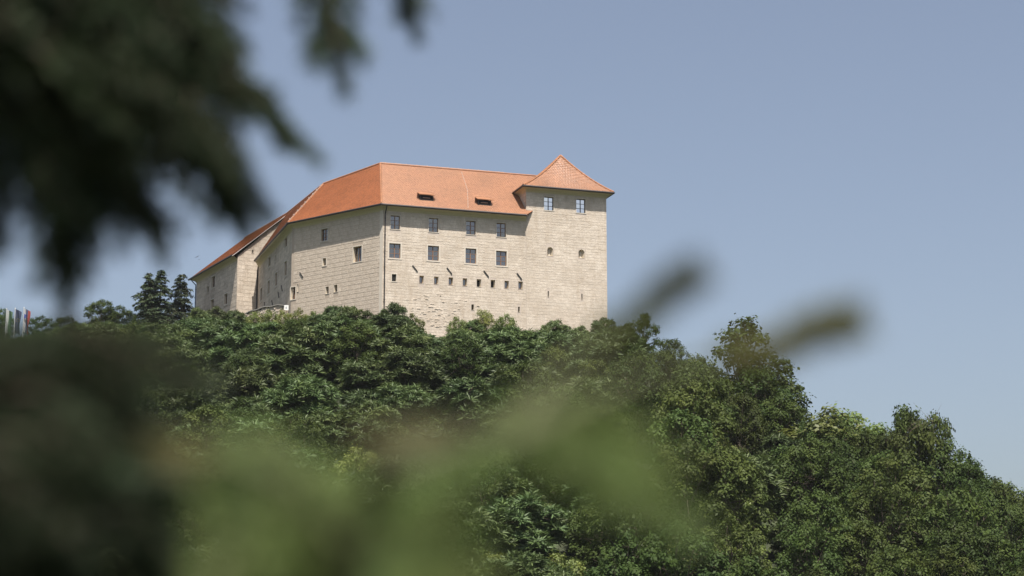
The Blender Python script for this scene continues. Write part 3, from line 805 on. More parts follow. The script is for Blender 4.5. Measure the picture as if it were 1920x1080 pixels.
def conifer_proto(seed, leaders, H_=9.0):
    r = np.random.default_rng(seed); Vs = []; mb = MB()
    for (ox, oy, hh, R_) in leaders:
        o = np.array([ox, oy, 0.0]); z = .6
        mb.tube([(0, 0, -1), (ox * .5, oy * .5, hh * .3), (ox, oy, hh * .6), (ox, oy, hh - .2)], .2, 7, r1=.02)
        while z < hh - .1:
            t = 1 - z / hh; L_ = R_ * (t ** .8) + .14; nb = int(5 + 6 * t)
            for i in range(nb):
                a = r.uniform(0, 6.283); d = np.array([math.cos(a), math.sin(a), 0]); l = L_ * r.uniform(.5, 1.2); up_ = r.uniform(-.05, .22)
                c0 = o * min(1, z / (hh * .6))
                mb.tube([c0 + (0, 0, z), c0 + d * l * .5 + (0, 0, z + up_ - l * .05), c0 + d * l + (0, 0, z - l * .12)], .03, 4, r1=.008, caps=False)
                n_ = int(14 + l * 34); s_ = r.uniform(.12, 1.05, n_); p = c0 + d * (s_ * l)[:, None] + np.array([0, 0, 1.0]) * (z + up_ * np.sin(s_ * 3) - .22 * l * s_ ** 2)[:, None]
                sd_ = np.array([-d[1], d[0], 0]); w_ = r.uniform(-1, 1, n_) * (.30 * l * (1.1 - s_) + .08)
                p = p + sd_ * w_[:, None] + r.normal(size=p.shape) * .04
                dr = d * .5 + sd_ * np.sign(w_)[:, None] * .5 + np.array([0, 0, -.5]) + r.normal(size=p.shape) * .3; dr /= np.linalg.norm(dr, axis=1)[:, None]
                q_ = np.cross(dr, [0, 0, 1.0]) + r.normal(size=p.shape) * .3; q_ /= np.linalg.norm(q_, axis=1)[:, None]
                ln = r.uniform(.2, .42, (n_, 1))
                Vs.append(np.stack([p - q_ * .045, p + q_ * .045, p + dr * ln * .6 + q_ * .06, p + dr * ln, p + dr * ln * .6 - q_ * .06], 1))
            z += .34 + .26 * t * r.uniform(.5, 1.4)
    V_ = np.concatenate(Vs); b = np.arange(len(V_))[:, None] * 5
    return mb.mesh('trunk', M['bark']), mesh_np('crown', V_.reshape(-1, 3), [b + np.array([[0, 1, 2, 4]]), b + np.array([[4, 2, 3]])], M['needle_far']), H_
for k, seeds in (('pinnate', (1, 2, 3, 4)), ('broad', (5, 6, 7, 8)), ('bright', (9, 10)), ('airy', (11, 12, 13)), ('tiered', (14,))):
    PROTO[k] = [proto(k, s_) for s_ in seeds]
PROTO['conifer'] = [conifer_proto(31, [(.75, 0, 9.0, 3.4), (-.75, .2, 8.7, 3.4)]), conifer_proto(32, [(0, 0, 9.0, 3.8)])]
NAME = {'pinnate': 'leafy_tree', 'broad': 'broadleaf_tree', 'bright': 'young_tree', 'airy': 'open_crowned_tree', 'tiered': 'old_tree', 'conifer': 'spruce_tree'}
tr_rng = random.Random(99)
def plant(kind, x, y, height, label, group=None, width=1.0, var=None, zbase=None):
    tr, cr, H_ = PROTO[kind][tr_rng.randrange(len(PROTO[kind])) if var is None else var]
    kind == 'conifer' and tr_rng.random()
    z = float(ground_z(x, y)) if zbase is None else zbase
    o = thing(NAME[kind], label, 'tree', (x, y, z), group); s_ = height / H_
    o.scale = (s_ * width, s_ * width, s_); o.rotation_euler = (0, 0, 0.0 if kind == 'conifer' else tr_rng.uniform(0, 6.283))
    link('trunk', tr, o); link('crown', cr, o); return o
SKY = [(-200, 640), (0, 628), (60, 618), (100, 600), (150, 592), (250, 592), (340, 596), (360, 585), (400, 578), (440, 588), (470, 594), (520, 592), (560, 582), (620, 578), (660, 576), (700, 590), (735, 575), (775, 596), (795, 632), (825, 650), (850, 612), (920, 592), (955, 598), (985, 628), (1040, 608), (1100, 616), (1140, 604), (1200, 598), (1235, 628), (1290, 664), (1330, 700), (1380, 720), (1440, 735), (1480, 790), (1510, 790), (1600, 800), (1640, 830), (1690, 830), (1780, 850), (1850, 895), (1920, 922), (2200, 1000)]
skx, sky_ = zip(*SKY)
def project(p):
    p = np.array(p) - CAM; d = p[1] * ct + p[2] * st
    return 960 + F_PX * p[0] / d, 540 - F_PX * (p[2] * ct - p[1] * st) / d
def height_to(px_, py_, x, y):                          # height of a tree on (x, y) whose top shows at row py
    r = ray(px_, py_); return float(CZ + r[2] * y / r[1] - ground_z(x, y))
# trees and shrubs with an outline of their own
def hero(kind, px_, py_, Y_, label, group=None, width=1.0, var=None, minh=6.0):
    p = at(px_, py_ - 8, Y_); x = float(p[0]); h0 = height_to(px_, py_ - 8, x, Y_); h = max(minh, h0); return plant(kind, x, Y_, h, label, group, width, var, zbase=float(p[2]) - h)
hero('conifer', 291, 513, 268, 'dark spruce standing left of its slimmer neighbour by the castle', width=1.1, var=0, minh=8.5)
hero('conifer', 342, 519, 276, 'slimmer spruce right beside the left wing of the castle', width=1.0, var=1, minh=8.5)
hero('broad', 190, 566, 262, 'round dark tree on the left skyline beyond the hanging branches', width=1.0)
hero('broad', 225, 580, 264, 'low dark tree between the round skyline tree and the spruces', width=1.1)
hero('broad', 80, 596, 262, 'small dark tree on the skyline right of the flags', width=1.0)
hero('broad', 125, 598, 266, 'bushy tree on the skyline under the hanging branch tip', width=1.0)
hero('broad', 2, 583, 270, 'dark tree behind the flags at the left edge', width=.9)
hero('tiered', 1392, 600, 226, 'tall old tree with layered limbs standing clear on the right skyline', width=1.3, var=0)
hero('airy', 1448, 700, 222, 'open tree just right of and below the layered old tree', width=1.1)
hero('broad', 1340, 690, 224, 'broad tree just left of the layered old tree', width=1.1)
hero('bright', 1548, 762, 214, 'sunlit yellow green twin topped tree on the right slope', width=1.15, var=0)
hero('bright', 1598, 766, 215, 'sunlit tree right beside the twin topped yellow green one', width=1.0, var=1)
hero('airy', 1700, 762, 208, 'sparse tree with bare twigs poking above the right skyline', width=.52, var=0)
hero('airy', 1752, 774, 208, 'sparse forked tree right of the bare twigged one', width=.48, var=1)
hero('airy', 1835, 878, 204, 'open tree low on the right skyline', width=1.0)
hero('airy', 1895, 905, 204, 'dark tree at the right edge of the picture', width=1.0)
hero('airy', 1640, 815, 210, 'low airy tree between the yellow green tree and the sparse one', width=1.0)
hero('airy', 1205, 592, 232, 'feathery tree right of the tower wall', width=.85)
hero('broad', 1255, 640, 230, 'rounded bush right of the feathery tree', width=1.0)
base = [('bright', 478, 588, 'below the left end of the rubble wall'), ('bright', 506, 584, 'below the middle of the rubble wall'), ('bright', 532, 586, 'right below the white sign'), ('pinnate', 455, 590, 'left of the rubble wall'), ('pinnate', 812, 655, 'in the gap below the eroded wall'), ('pinnate', 840, 632, 'right of the gap below the eroded wall'), ('pinnate', 760, 602, 'second right of the drainpipe'), ('pinnate', 885, 604, 'in front of the light green shrubs under the slit'), ('pinnate', 1015, 622, 'between the dip and the left tower slit'), ('pinnate', 1060, 616, 'right below the left tower slit'), ('pinnate', 610, 592, 'left of the pair of small openings'), ('pinnate', 390, 590, 'between the far left wing and its windows'), ('pinnate', 375, 582, 'below the far end of the left wing'), ('pinnate', 408, 578, 'below the left wing windows'), ('pinnate', 438, 588, 'at the corner of the left wing'),
        ('bright', 560, 582, 'at the foot of the block wall by the white sign'), ('bright', 590, 588, 'below the block wall, second from the white sign'), ('pinnate', 628, 577, 'below the pair of small openings'),
        ('pinnate', 660, 580, 'below the wall left of the drainpipe'), ('pinnate', 693, 588, 'just left of the foot of the drainpipe'), ('pinnate', 737, 574, 'just right of the drainpipe'), ('bright', 774, 592, 'left of the eroded patch of front wall'),
        ('bright', 858, 598, 'right of the eroded patch of front wall'), ('bright', 908, 584, 'below the row of eight small windows'), ('bright', 948, 592, 'under the slit near the tower'), ('pinnate', 1040, 604, 'below the left tower slit'),
        ('pinnate', 985, 628, 'in the dip below the tower edge'), ('pinnate', 1085, 616, 'between the tower slits'), ('pinnate', 1132, 601, 'at the right corner of the tower'), ('pinnate', 1170, 612, 'just past the tower corner')]
for k, px_, py_, t in base:
    Y_ = {True: 262.0}.get(px_ < 450, float(np.interp(px_, [540, 620, 715, 1000, 1200], [241, 234, 227, 232, 234])))
    hero(k, px_, py_, Y_, ('feathery' if k == 'pinnate' else 'light green') + ' shrub tree ' + t, 'shrub trees along the foot of the castle', width=.8 if k == 'pinnate' else .75, minh=4.8)
# the wooded slope
cells = []
sr = random.Random(4)
y = 152.0
while y < 262:
    hw = .262 * y + 4; x = -hw + sr.uniform(0, 4)
    while x < hw:
        px_h = 960 + F_PX * x / y * .985
        X_, Y_ = x + sr.uniform(-1.6, 1.6), y + sr.uniform(-1.6, 1.6)
        yc = float(np.interp(X_, YX, YZ))
        if px_h > 1150 and sr.random() < .22: x += 6.0; continue
        if Y_ < yc - 1.5 and not (X_ < -38 and Y_ > 256 and X_ > -52):
            z = float(ground_z(X_, Y_)); px_ = project((X_, Y_, z + 5))[0]
            lim = float(np.interp(px_, skx, sky_)) + 10
            hmax = height_to(px_, lim, X_, Y_)
            if px_ < 1180: kind = sr.choices(('pinnate', 'broad', 'bright'), (.72, .2, .08))[0]
            else: kind = sr.choices(('broad', 'airy', 'bright', 'pinnate'), (.72, .14, .08, .06))[0]
            h = {'pinnate': sr.uniform(5.4, 8.2), 'broad': sr.uniform(8, 13.5) if px_ > 1180 else sr.uniform(6.5, 10), 'bright': sr.uniform(5, 6.5), 'airy': sr.uniform(8, 12)}[kind]
            sink = max(0.0, h - hmax)
            if sink > 0: h2 = max(hmax, min(h, 4.6)); sink = h2 - hmax; h = h2
            if sink < 3.6 and project((X_, Y_, z + h - sink))[1] < 1110: cells.append((px_, project((X_, Y_, z + h * .7 - sink))[1], X_, Y_, h, kind, z - sink))
        x += 6.4 if px_h > 1150 else 5.6
    y += 5.4
LMX = [(180, 'under the left skyline'), (330, 'below the spruces'), (450, 'below the left wing'), (600, 'below the block wall'), (760, 'below the drainpipe'), (900, 'below the front windows'), (1010, 'below the tower edge'),
       (1180, 'below the tower'), (1330, 'right of the tower'), (1480, 'below the layered old tree'), (1640, 'below the yellow green tree'), (1800, 'below the sparse tree'), (9999, 'at the right edge')]
ADJ = {'pinnate': 'feathery leaved tree', 'broad': 'dense dark green tree', 'bright': 'light yellow green tree', 'airy': 'open crowned tree'}
ROW = [(700, 'top'), (780, 'upper'), (860, 'middle'), (950, 'lower'), (9999, 'lowest')]
byl = {}
for c in cells:
    lm = next(t for x_, t in LMX if c[0] < x_); rw_ = next(t for y_, t in ROW if c[1] < y_)
    byl.setdefault('%s on the %s slope %s' % (ADJ[c[5]], rw_, lm), []).append(c)
ORD = ['leftmost', 'second from left', 'third from left', 'fourth from left', 'fifth from left', 'sixth from left', 'seventh from left', 'eighth from left', 'ninth from left', 'tenth from left'] + [w_ + ' from left' for w_ in 'eleventh twelfth thirteenth fourteenth fifteenth sixteenth seventeenth eighteenth nineteenth twentieth'.split()]
for lab, cs in byl.items():
    cs.sort()
    for i, (px_, py_, x, y, h, kind, zb) in enumerate(cs):
        l = lab if len(cs) == 1 else '%s, %s' % (lab, ORD[i])
        wd = {'pinnate': 1.15, 'broad': (.8 if px_ > 1180 else .95), 'bright': 1.0, 'airy': 1.0}[kind] * max(1.0, min(1.25, 5.5 / h))
        plant(kind, x, y, h, l, 'trees on the wooded slope', width=wd, zbase=zb)
print('slope trees', len(cells))

for k, px_, py_, Y_, wd, t in (('broad', 1300, 668, 227, .75, 'below the rounded bush right of the tower'), ('broad', 1365, 712, 220, .8, 'at the foot of the layered old tree'), ('broad', 1425, 690, 219, .85, 'under the right limbs of the layered old tree'),
        ('broad', 1462, 742, 216, .75, 'on the outer right flank of the layered old tree'), ('broad', 1520, 792, 212, .7, 'in front of the twin topped yellow green tree'), ('broad', 1572, 784, 211, .75, 'between the twin topped tree and its neighbour'),
        ('broad', 1628, 808, 209, .7, 'left of the sparse trees, taller one'), ('broad', 1668, 806, 206, .65, 'left of the sparse trees, slimmer one'), ('airy', 1722, 790, 207, .6, 'filling the space between the two sparse trees'), ('broad', 1770, 820, 206, .75, 'right of the sparse forked tree'),
        ('broad', 1812, 862, 203, .7, 'on the step right of the sparse trees'), ('broad', 1868, 896, 202, .75, 'next to the last tree at the picture edge')):
    hero(k, px_, py_, Y_, 'tall dark ' + ('broadleaf' if k == 'broad' else 'airy') + ' tree ' + t, 'tall trees along the right skyline', width=wd, minh=10.5)
# bare twigs and dead wood
def twigs(name, label, px_, py_, Y_, n_, L_, rad, mat_, seed, spread=(.6, .3), up_=1.0, cat='branch', bx=.6, sub=2):
    r = random.Random(seed); b = at(px_, py_, Y_); o = thing(name, label, cat, tuple(map(float, b)))
    for i in range(n_):
        mb = MB(); p = np.array([r.uniform(-bx, bx), r.uniform(-.4, .4), 0]); pts = [p]
        d = np.array([r.gauss(0, spread[0]), r.gauss(0, spread[1]), up_])
        for k in range(4):
            d = d + np.array([r.gauss(0, .22), r.gauss(0, .22), r.gauss(0, .12)]); d = d / np.linalg.norm(d); pts.append(pts[-1] + d * L_ / 4 * r.uniform(.7, 1.2))
        mb.tube(pts, rad, 5, r1=rad * .25)
        for k in range(sub):
            j = r.randrange(1, 4); e = d + np.array([r.gauss(0, .6), r.gauss(0, .6), r.gauss(.1, .3)]); mb.tube([pts[j], pts[j] + e * L_ * .18, pts[j] + e * L_ * .34], rad * .5, 4, r1=rad * .15)
        mb.build('stem', mat_, o)
    return o
twigs('dry_shrub', 'tangle of pale leafless stems hanging below the white sign', 545, 650, 232, 9, 3.8, .035, M['pale_bark'], 3, (.25, .1), cat='shrub', bx=1.2)
twigs('dead_branch', 'bleached dead branch among dark foliage below the layered old tree', 1306, 838, 196, 1, 2.2, .06, M['pale_bark'], 8, (.1, .1))
twigs('bare_branch', 'bare twigs sticking out left of the sparse tree top', 1690, 845, 206, 5, 4.2, .04, M['bark'], 12, (.25, .2), bx=1.4)
twigs('bare_branch', 'bare twigs between the forks of the sparse trees', 1735, 850, 206, 4, 4.4, .04, M['bark'], 13, (.3, .2), bx=1.2)

# ------------------------------------------------------------------ low wall, sign, flags, birds
r = random.Random(21)
l0, l1 = at(462, 592, 250), at(540, 577, 247)
lw = thing('rubble_wall', 'low rubble stone wall at the foot of the shaded castle wall', 'wall', tuple(map(float, (l0[0], l0[1], l0[2] - 3))))
mbw = MB(); oW = np.array(lw.location); d = l1 - l0; n_ = 26
for i in range(n_):
    p = l0 + d * (i + .5) / n_ - oW; top = p[2] - 0 + math.sin(i * .7) * .06 + (1 - (2 * i / n_ - 1) ** 2) * .35
    hx = np.linalg.norm(d[:2]) / n_ / 2 * .96; uu = np.array([*unit(d[:2]), 0]); nn = np.array([uu[1], -uu[0], 0])
    z = -1.5
    while z < top:
        h = r.uniform(.16, .3); q_ = r.uniform(.18, .3)
        c4 = lambda dd, s_: [p * [1, 1, 0] + uu * hx * a * s_ + nn * dd + np.array([0, 0, z + h * b]) for a, b in ((-1, .05), (1, .05), (1, .95), (-1, .95))]
        mbw.hexa(c4(q_, .85), c4(-.25, 1)); z += h
wo = mbw.build('wall_stones', M['stone_front'], lw); tag(wo, kind='stuff')
mb = MB()
for i in range(n_):
    p = l0 + d * (i + .5) / n_ - oW; top = p[2] + math.sin(i * .7) * .06 + (1 - (2 * i / n_ - 1) ** 2) * .35 + .18
    c4 = lambda dd: [p * [1, 1, 0] + uu * hx * a * .97 + nn * dd + np.array([0, 0, top + b]) for a, b in ((-1, 0), (1, 0), (1, .12), (-1, .12))]
    mb.hexa(c4(.38), c4(-.35))
mb.build('coping', plain('grey_coping', (.2, .19, .17), .9), lw)
white = plain('white_paint', (.75, .75, .73), .5, var=.05)
sp = at(537, 576.5, 246.4)
sg = thing('white_sign', 'small white notice board at the castle corner above the shrubs', 'sign', tuple(map(float, sp - np.array([0, 0, 2.0]))))
mb = MB(); mb.hexa([(-.27, -.03, 1.65), (.27, -.03, 1.65), (.27, -.03, 2.3), (-.27, -.03, 2.3)], [(-.27, 0, 1.65), (.27, 0, 1.65), (.27, 0, 2.3), (-.27, 0, 2.3)]); mb.build('board', white, sg)
mb = MB(); mb.hexa([(-.12, -.034, 1.82), (.1, -.034, 1.82), (.1, -.034, 2.1), (-.12, -.034, 2.1)], [(-.12, -.031, 1.82), (.1, -.031, 1.82), (.1, -.031, 2.1), (-.12, -.031, 2.1)]); mb.build('notice', plain('grey_print', (.35, .36, .38), .6), sg)
mb = MB(); mb.tube([(0, .03, -1.5), (0, .03, 2.2)], .03, 6); mb.build('post', M['iron'], sg)
pole_m = plain('white_pole', (.5, .5, .5), .4, .1, .05)
FL = [((.40, .42, .40), (.05, .11, .06), (.06, .12, .065)), ((.035, .04, .085), (.03, .038, .085), (.035, .042, .09)), ((.42, .42, .43), (.04, .05, .12), (.28, .04, .035))]
LB = ['green and white banner flag on a white pole, leftmost of three', 'dark blue banner flag on a white pole between the other two flags', 'white, blue and red banner flag with a coat of arms on a white pole']
for k, (px_, yt, yb) in enumerate(((9.5, 580, 640), (25.5, 579, 640), (42, 578, 640))):
    b = at(px_, yb, 246); t = at(px_, yt, 246); H_ = float(t[2] - b[2]); gz = float(ground_z(b[0], b[1])); H_ = float(t[2]) - gz
    f = thing('flagpole', LB[k], 'flag', (float(b[0]), float(b[1]), gz))
    mb = MB(); mb.tube([(0, 0, -.6), (0, 0, H_)], .075, 8, r1=.055); mb.build('pole', pole_m, f)
    mb = MB(); mb.tube([(0, 0, H_), (0, 0, H_ + .15)], .08, 8, r1=.03); mb.build('finial', pole_m, f)
    W_, HB = .66, 2.9
    for j in range(3):
        mb = MB(); n_ = 10
        for i in range(n_):
            zz0, zz1 = H_ - .08 - HB * i / n_, H_ - .08 - HB * (i + 1) / n_
            def fp(u, z): return (.07 + W_ * u * (1 - .10 * math.sin(z * 1.7)), .22 * math.sin(u * 6 + z * 1.9 + k) * (u + .15), z - .34 * u + .05 * math.sin(z * 3))
            for s_ in range(3):
                ua, ub = (j + s_ / 3) / 3, (j + (s_ + 1) / 3) / 3
                mb.poly([fp(ua, zz1), fp(ub, zz1), fp(ub, zz0), fp(ua, zz0)])
        mb.build('flag_band', flag_mat('flag_cloth', FL[k][j]), f)
    if k == 2:
        mb = MB(); mb.poly([(.10, -.14, H_ - .75), (.36, -.2, H_ - .85), (.36, -.2, H_ - 1.2), (.23, -.18, H_ - 1.4), (.10, -.14, H_ - 1.2)]); mb.build('coat_of_arms', flag_mat('crest_cloth', (.05, .07, .3)), f)
    if k == 1:
        mb = MB()
        for i in range(12):
            a = 6.283 * i / 12; c_ = (.46 + .2 * math.cos(a), -.2, H_ - 1.5 + .2 * math.sin(a)); mb.poly([(c_[0] + .035 * math.cos(q_ * 1.2566 * 2 + 1.57), c_[1], c_[2] + .035 * math.sin(q_ * 1.2566 * 2 + 1.57)) for q_ in range(5)])
        mb.build('star_ring', flag_mat('star_cloth', (.6, .5, .06)), f)
for k, (px_, py_, s_) in enumerate(((370, 481.5, 1.0), (374, 486.5, .55))):
    b = at(px_, py_, 215); o = thing('bird', ('tiny dark bird flying left of the castle roof', 'even smaller bird just below the other one in the sky')[k], 'bird', tuple(map(float, b)))
    o.scale = (s_ * .42,) * 3; o.rotation_euler = (.3, -.6, .5)
    mb = MB(); mb.tube([(0, -.35, 0), (0, -.22, .01), (0, 0, 0), (0, .3, 0), (0, .55, .02)], .05, 6, r1=.03); mb.build('body', M['iron'], o)
    for sx in (-1, 1):
        mb = MB(); mb.hexa([(0, -.15, .02), (sx * .45, -.2, .18), (sx * .95, .1, .1), (0, .12, .02)], [(0, -.15, 0), (sx * .45, -.2, .165), (sx * .95, .1, .09), (0, .12, 0)]); mb.build('wing', M['iron'], o)

# ------------------------------------------------------------------ foreground spruces, out of focus
def twig_mesh(seed, mat_, dens=1.0, nl=.016, sides=6, wd=.0009, sl=1.0):
    """a flat spray of spruce shoots, 0.22 m along +Y, with needles all round each shoot"""
    r = np.random.default_rng(seed); mb = MB(); segs = []
    axis = np.array([[.006 * math.sin(3 * t), .22 * t, -.012 * t * t] for t in np.linspace(0, 1, 7)])
    mb.tube(axis, .0032, 5, r1=.0012); segs.append((axis, 1.0))
    for i in range(sides):
        t = .12 + .74 * i / sides + r.uniform(-.03, .03)
        for sx in (-1, 1):
            p = np.array([np.interp(t, np.linspace(0, 1, 7), axis[:, k]) for k in range(3)]); l = .085 * sl * (1.15 - .6 * t) * r.uniform(.75, 1.15)
            a = math.radians(r.uniform(38, 58)); d = np.array([sx * math.sin(a), math.cos(a), r.uniform(-.35, .05)])
            pts = np.array([p + d * l * k / 3 + np.array([0, .012 * (k / 3) ** 2, -.008 * (k / 3) ** 2]) for k in range(4)])
            mb.tube(pts, .0018, 4, r1=.0008); segs.append((pts, 1.0))
    nw = len(mb.v); Vs = []
    for pts, q_ in segs:
        L_ = np.linalg.norm(np.diff(pts, axis=0), axis=1).sum(); n_ = int(L_ * 1250 * dens)
        t = r.uniform(.03, 1, n_); k = np.linspace(0, 1, len(pts)); c = np.stack([np.interp(t, k, pts[:, j]) for j in range(3)], 1)
        dv = unit(pts[-1] - pts[0]); x, y = basis(dv[None]); a = r.uniform(0, 6.283, n_)
        rad = np.cos(a)[:, None] * x + np.sin(a)[:, None] * y; d = rad * .8 + dv * .65; d /= np.linalg.norm(d, axis=1)[:, None]
        s_ = np.cross(d, rad + r.normal(size=d.shape) * .3); s_ /= np.linalg.norm(s_, axis=1)[:, None]; l = nl * r.uniform(.7, 1.15, (n_, 1))
        Vs.append(np.stack([c - s_ * wd, c + s_ * wd, c + d * l * .7 + s_ * wd, c + d * l, c + d * l * .7 - s_ * wd], 1))
    V_ = np.concatenate(Vs); b = np.arange(len(V_))[:, None] * 5
    me_n = mesh_np('needles', V_.reshape(-1, 3), [b + np.array([[0, 1, 2, 4]]), b + np.array([[4, 2, 3]])], mat_)
    return mb.mesh('twig', M['bark']), me_n
TW_D = [twig_mesh(s_, M['needle_dark'], 1.2) for s_ in (41, 42, 43)]
M['needle_dead'] = leaf_mat('dead_spruce_needle', (.17, .145, .055), (.23, .185, .08), .15, .1)
M['needle_low'] = leaf_mat('low_spruce_needle', (.026, .042, .021), (.042, .060, .030), .12, .1)  # darker copy for the lower left boughs, shade put into the colour
TW_K = [twig_mesh(s_, M['needle_low'], 1.2) for s_ in (51, 52)]
M['needle_tip'] = leaf_mat('olive_spruce_needle', (.13, .135, .05), (.18, .18, .075), .3, .2)
TW_F = [twig_mesh(s_, M['needle_dark'], 1.2, sides=5, sl=.5) for s_ in (61, 62, 63)]
TW_S = [twig_mesh(48, M['needle_tip'], .9, nl=.10, sides=0, wd=.006)]
TW_B = [twig_mesh(47, M['needle_dead'], 1.2)]
TW_L = [twig_mesh(s_, M['needle'], 1.25) for s_ in (44, 45, 46)]
fr = random.Random(17)
def frame(a, b, roll, s_=None):
    a, b = Vector(a), Vector(b); yv = (b - a); L_ = yv.length; yv.normalize()
    xv = yv.cross(Vector((0, 0, 1)));
    if xv.length < .05: xv = Vector((1, 0, 0))
    xv.normalize(); zv = xv.cross(yv)
    R_ = Matrix((xv, yv, zv)).transposed().to_4x4() @ Matrix.Rotation(roll, 4, 'Y')
    return Matrix.Translation(a) @ R_ @ Matrix.Scale((L_ / .22) if s_ is None else s_, 4)
def put_twig(parent, a, b, lib, roll=0.0):
    tw, ne = lib[fr.randrange(len(lib))]; mw = frame(a, b, roll)
    o = link('twig', tw, parent)
    o.matrix_local = Matrix.Translation(-Vector(parent.location)) @ mw
    n_ = link('needles', ne, o); tag(n_, kind='stuff')
    return o
def tree_root(name, label, loc): return thing(name, label, 'tree', loc)
big = tree_root('spruce_tree', 'dark out of focus spruce boughs hanging across the upper left', (-1.7, 2.6, 0))
mb = MB(); o_ = np.array(big.location); mb.tube([(0, 0, -.2), (.02, 0, 2), (0, .03, 5), (0, 0, 9)], .17, 10, r1=.05); mb.build('trunk', M['bark'], big)
M['green_stem'] = plain('green_stem', (.085, .09, .035), .8)
def bough(root, pts, r0, tw=None):
    """a bough (woody curve) with the twigs that hang on it: thing > twig > needles"""
    mb = MB(); o0 = np.array(root.location); mb.tube([np.array(p) - o0 for p in pts], r0, 6, r1=r0 * .3); mb.build('bough', M['bark'] if root is big else M['green_stem'], root)
# upper left: (base px, tip px, depth)
UL = [((120, 330), (138, 600), 1.7), ((150, 300), (150, 560), 1.72), ((100, 280), (128, 540), 1.75), ((170, 240), (168, 520), 1.7), ((0, 260), (12, 490), 1.72), ((-60, 280), (-10, 500), 1.7), ((600, -170), (646, 152), 1.9), ((748, -190), (792, 72), 2.0), ((360, 70), (612, 292), 1.85), ((300, 60), (520, 180), 1.8), ((250, 140), (520, 402), 1.8), ((310, 210), (475, 440), 1.9), ((190, 170), (322, 466), 1.75),
      ((110, 200), (142, 590), 1.7), ((160, 120), (190, 420), 1.8), ((30, 150), (18, 472), 1.75), ((180, -120), (430, 60), 1.8), ((240, -150), (440, -10), 1.9), ((60, -140), (280, 160), 1.75),
      ((0, -100), (170, 200), 1.85), ((-120, -80), (60, 240), 1.8), ((60, 20), (330, 170), 1.7), ((150, 40), (400, 230), 1.9), ((20, 120), (260, 330), 1.85), ((-80, 180), (120, 360), 1.75), ((200, 230), (265, 440), 1.85), ((330, -100), (420, 120), 1.95),
      ((220, 90), (420, 330), 1.75), ((-140, 280), (20, 440), 1.8), ((120, 180), (110, 470), 1.9), ((250, -60), (470, 150), 1.85), ((-100, -40), (120, 60), 1.7), ((100, -60), (330, 20), 1.7), ((280, 130), (440, 250), 1.7),
      ((-60, 20), (190, 130), 1.65), ((140, 60), (250, 290), 1.65), ((40, 230), (180, 420), 1.65), ((250, 230), (400, 400), 1.65)]
for (a, b, Yd) in UL:
    edge = b[1] > 280 or b[0] > 450
    put_twig(big, at(*a, Yd + fr.uniform(-.08, .08)), at(*b, Yd + fr.uniform(-.12, .05)), TW_F if edge else TW_D, fr.uniform(-.5, .5))
for pts, r0 in (([(-1.7, 2.6, 2.9), (-1.1, 2.2, 2.75), at(-120, -40, 1.8), at(110, 60, 1.8), at(330, 110, 1.85)], .012), ([(-1.7, 2.6, 3.0), (-.9, 2.2, 2.85), at(150, -130, 1.9), at(330, -120, 1.9), at(600, -172, 1.9), at(748, -192, 2.0)], .012),
                ([at(-60, -20, 1.8), at(20, 120, 1.78), at(110, 200, 1.7), at(130, 260, 1.7)], .008), ([at(150, 70, 1.82), at(250, 140, 1.8), at(320, 215, 1.88)], .006)):
    bough(big, pts, r0, None)
def inside(poly, x, y):
    c = False; n_ = len(poly)
    for i in range(n_):
        (x1, y1), (x2, y2) = poly[i], poly[i - 1]
        if (y1 > y) != (y2 > y) and x < (x2 - x1) * (y - y1) / (y2 - y1) + x1: c = not c
    return c
def fill(root, poly, n_, d0, d1, lib, ang, ln):
    xs_ = [p[0] for p in poly]; ys_ = [p[1] for p in poly]; k = 0; guard = 0
    while k < n_ and guard < 8000:
        guard += 1
        x, y = fr.uniform(min(xs_), max(xs_)), fr.uniform(min(ys_), max(ys_)); a = math.radians(fr.uniform(*ang)); L_ = fr.uniform(*ln)
        x2, y2 = x + math.cos(a) * L_, y + math.sin(a) * L_
        if inside(poly, x, y) and inside(poly, x2, y2):
            Y_ = fr.uniform(d0, d1); put_twig(root, at(x, y, Y_), at(x2, y2, Y_ + fr.uniform(-.08, .08)), lib, fr.uniform(-.6, .6)); k += 1
# the dense middle of the hanging mass
fill(big, [(-250, -250), (410, -250), (430, 40), (550, 230), (585, 285), (470, 230), (515, 395), (450, 395), (400, 320), (345, 330), (320, 435), (245, 420), (212, 370), (190, 470), (150, 560), (118, 470), (100, 390), (60, 350), (30, 440), (0, 455), (-250, 470)], 150, 1.6, 2.0, TW_F, (20, 110), (150, 290))
fill(big, [(-200, -200), (380, -200), (390, 60), (420, 200), (300, 240), (40, 240), (-200, 300)], 40, 1.6, 2.0, TW_D, (10, 100), (160, 260))
# unseen boughs of the same tree above the frame, laid out as shade
for i in range(130):
    x = fr.uniform(-1.6, -.36); y = fr.uniform(.7, 2.6); z = fr.uniform(2.75, 3.3) + max(0, y - 1.6) * .32
    a = np.array([x - .15, y + .1, z]); b = a + np.array([fr.uniform(.22, .36), fr.uniform(-.3, .12), fr.uniform(-.14, .0)])
    put_twig(big, a, b, TW_D, fr.uniform(-.3, .3))
for yy in (.9, 1.4, 1.9, 2.4): bough(big, [(-1.7, 2.6, 3.5), (-1.0, yy + .1, 3.25), (-.35, yy, 3.05)], .014, None)
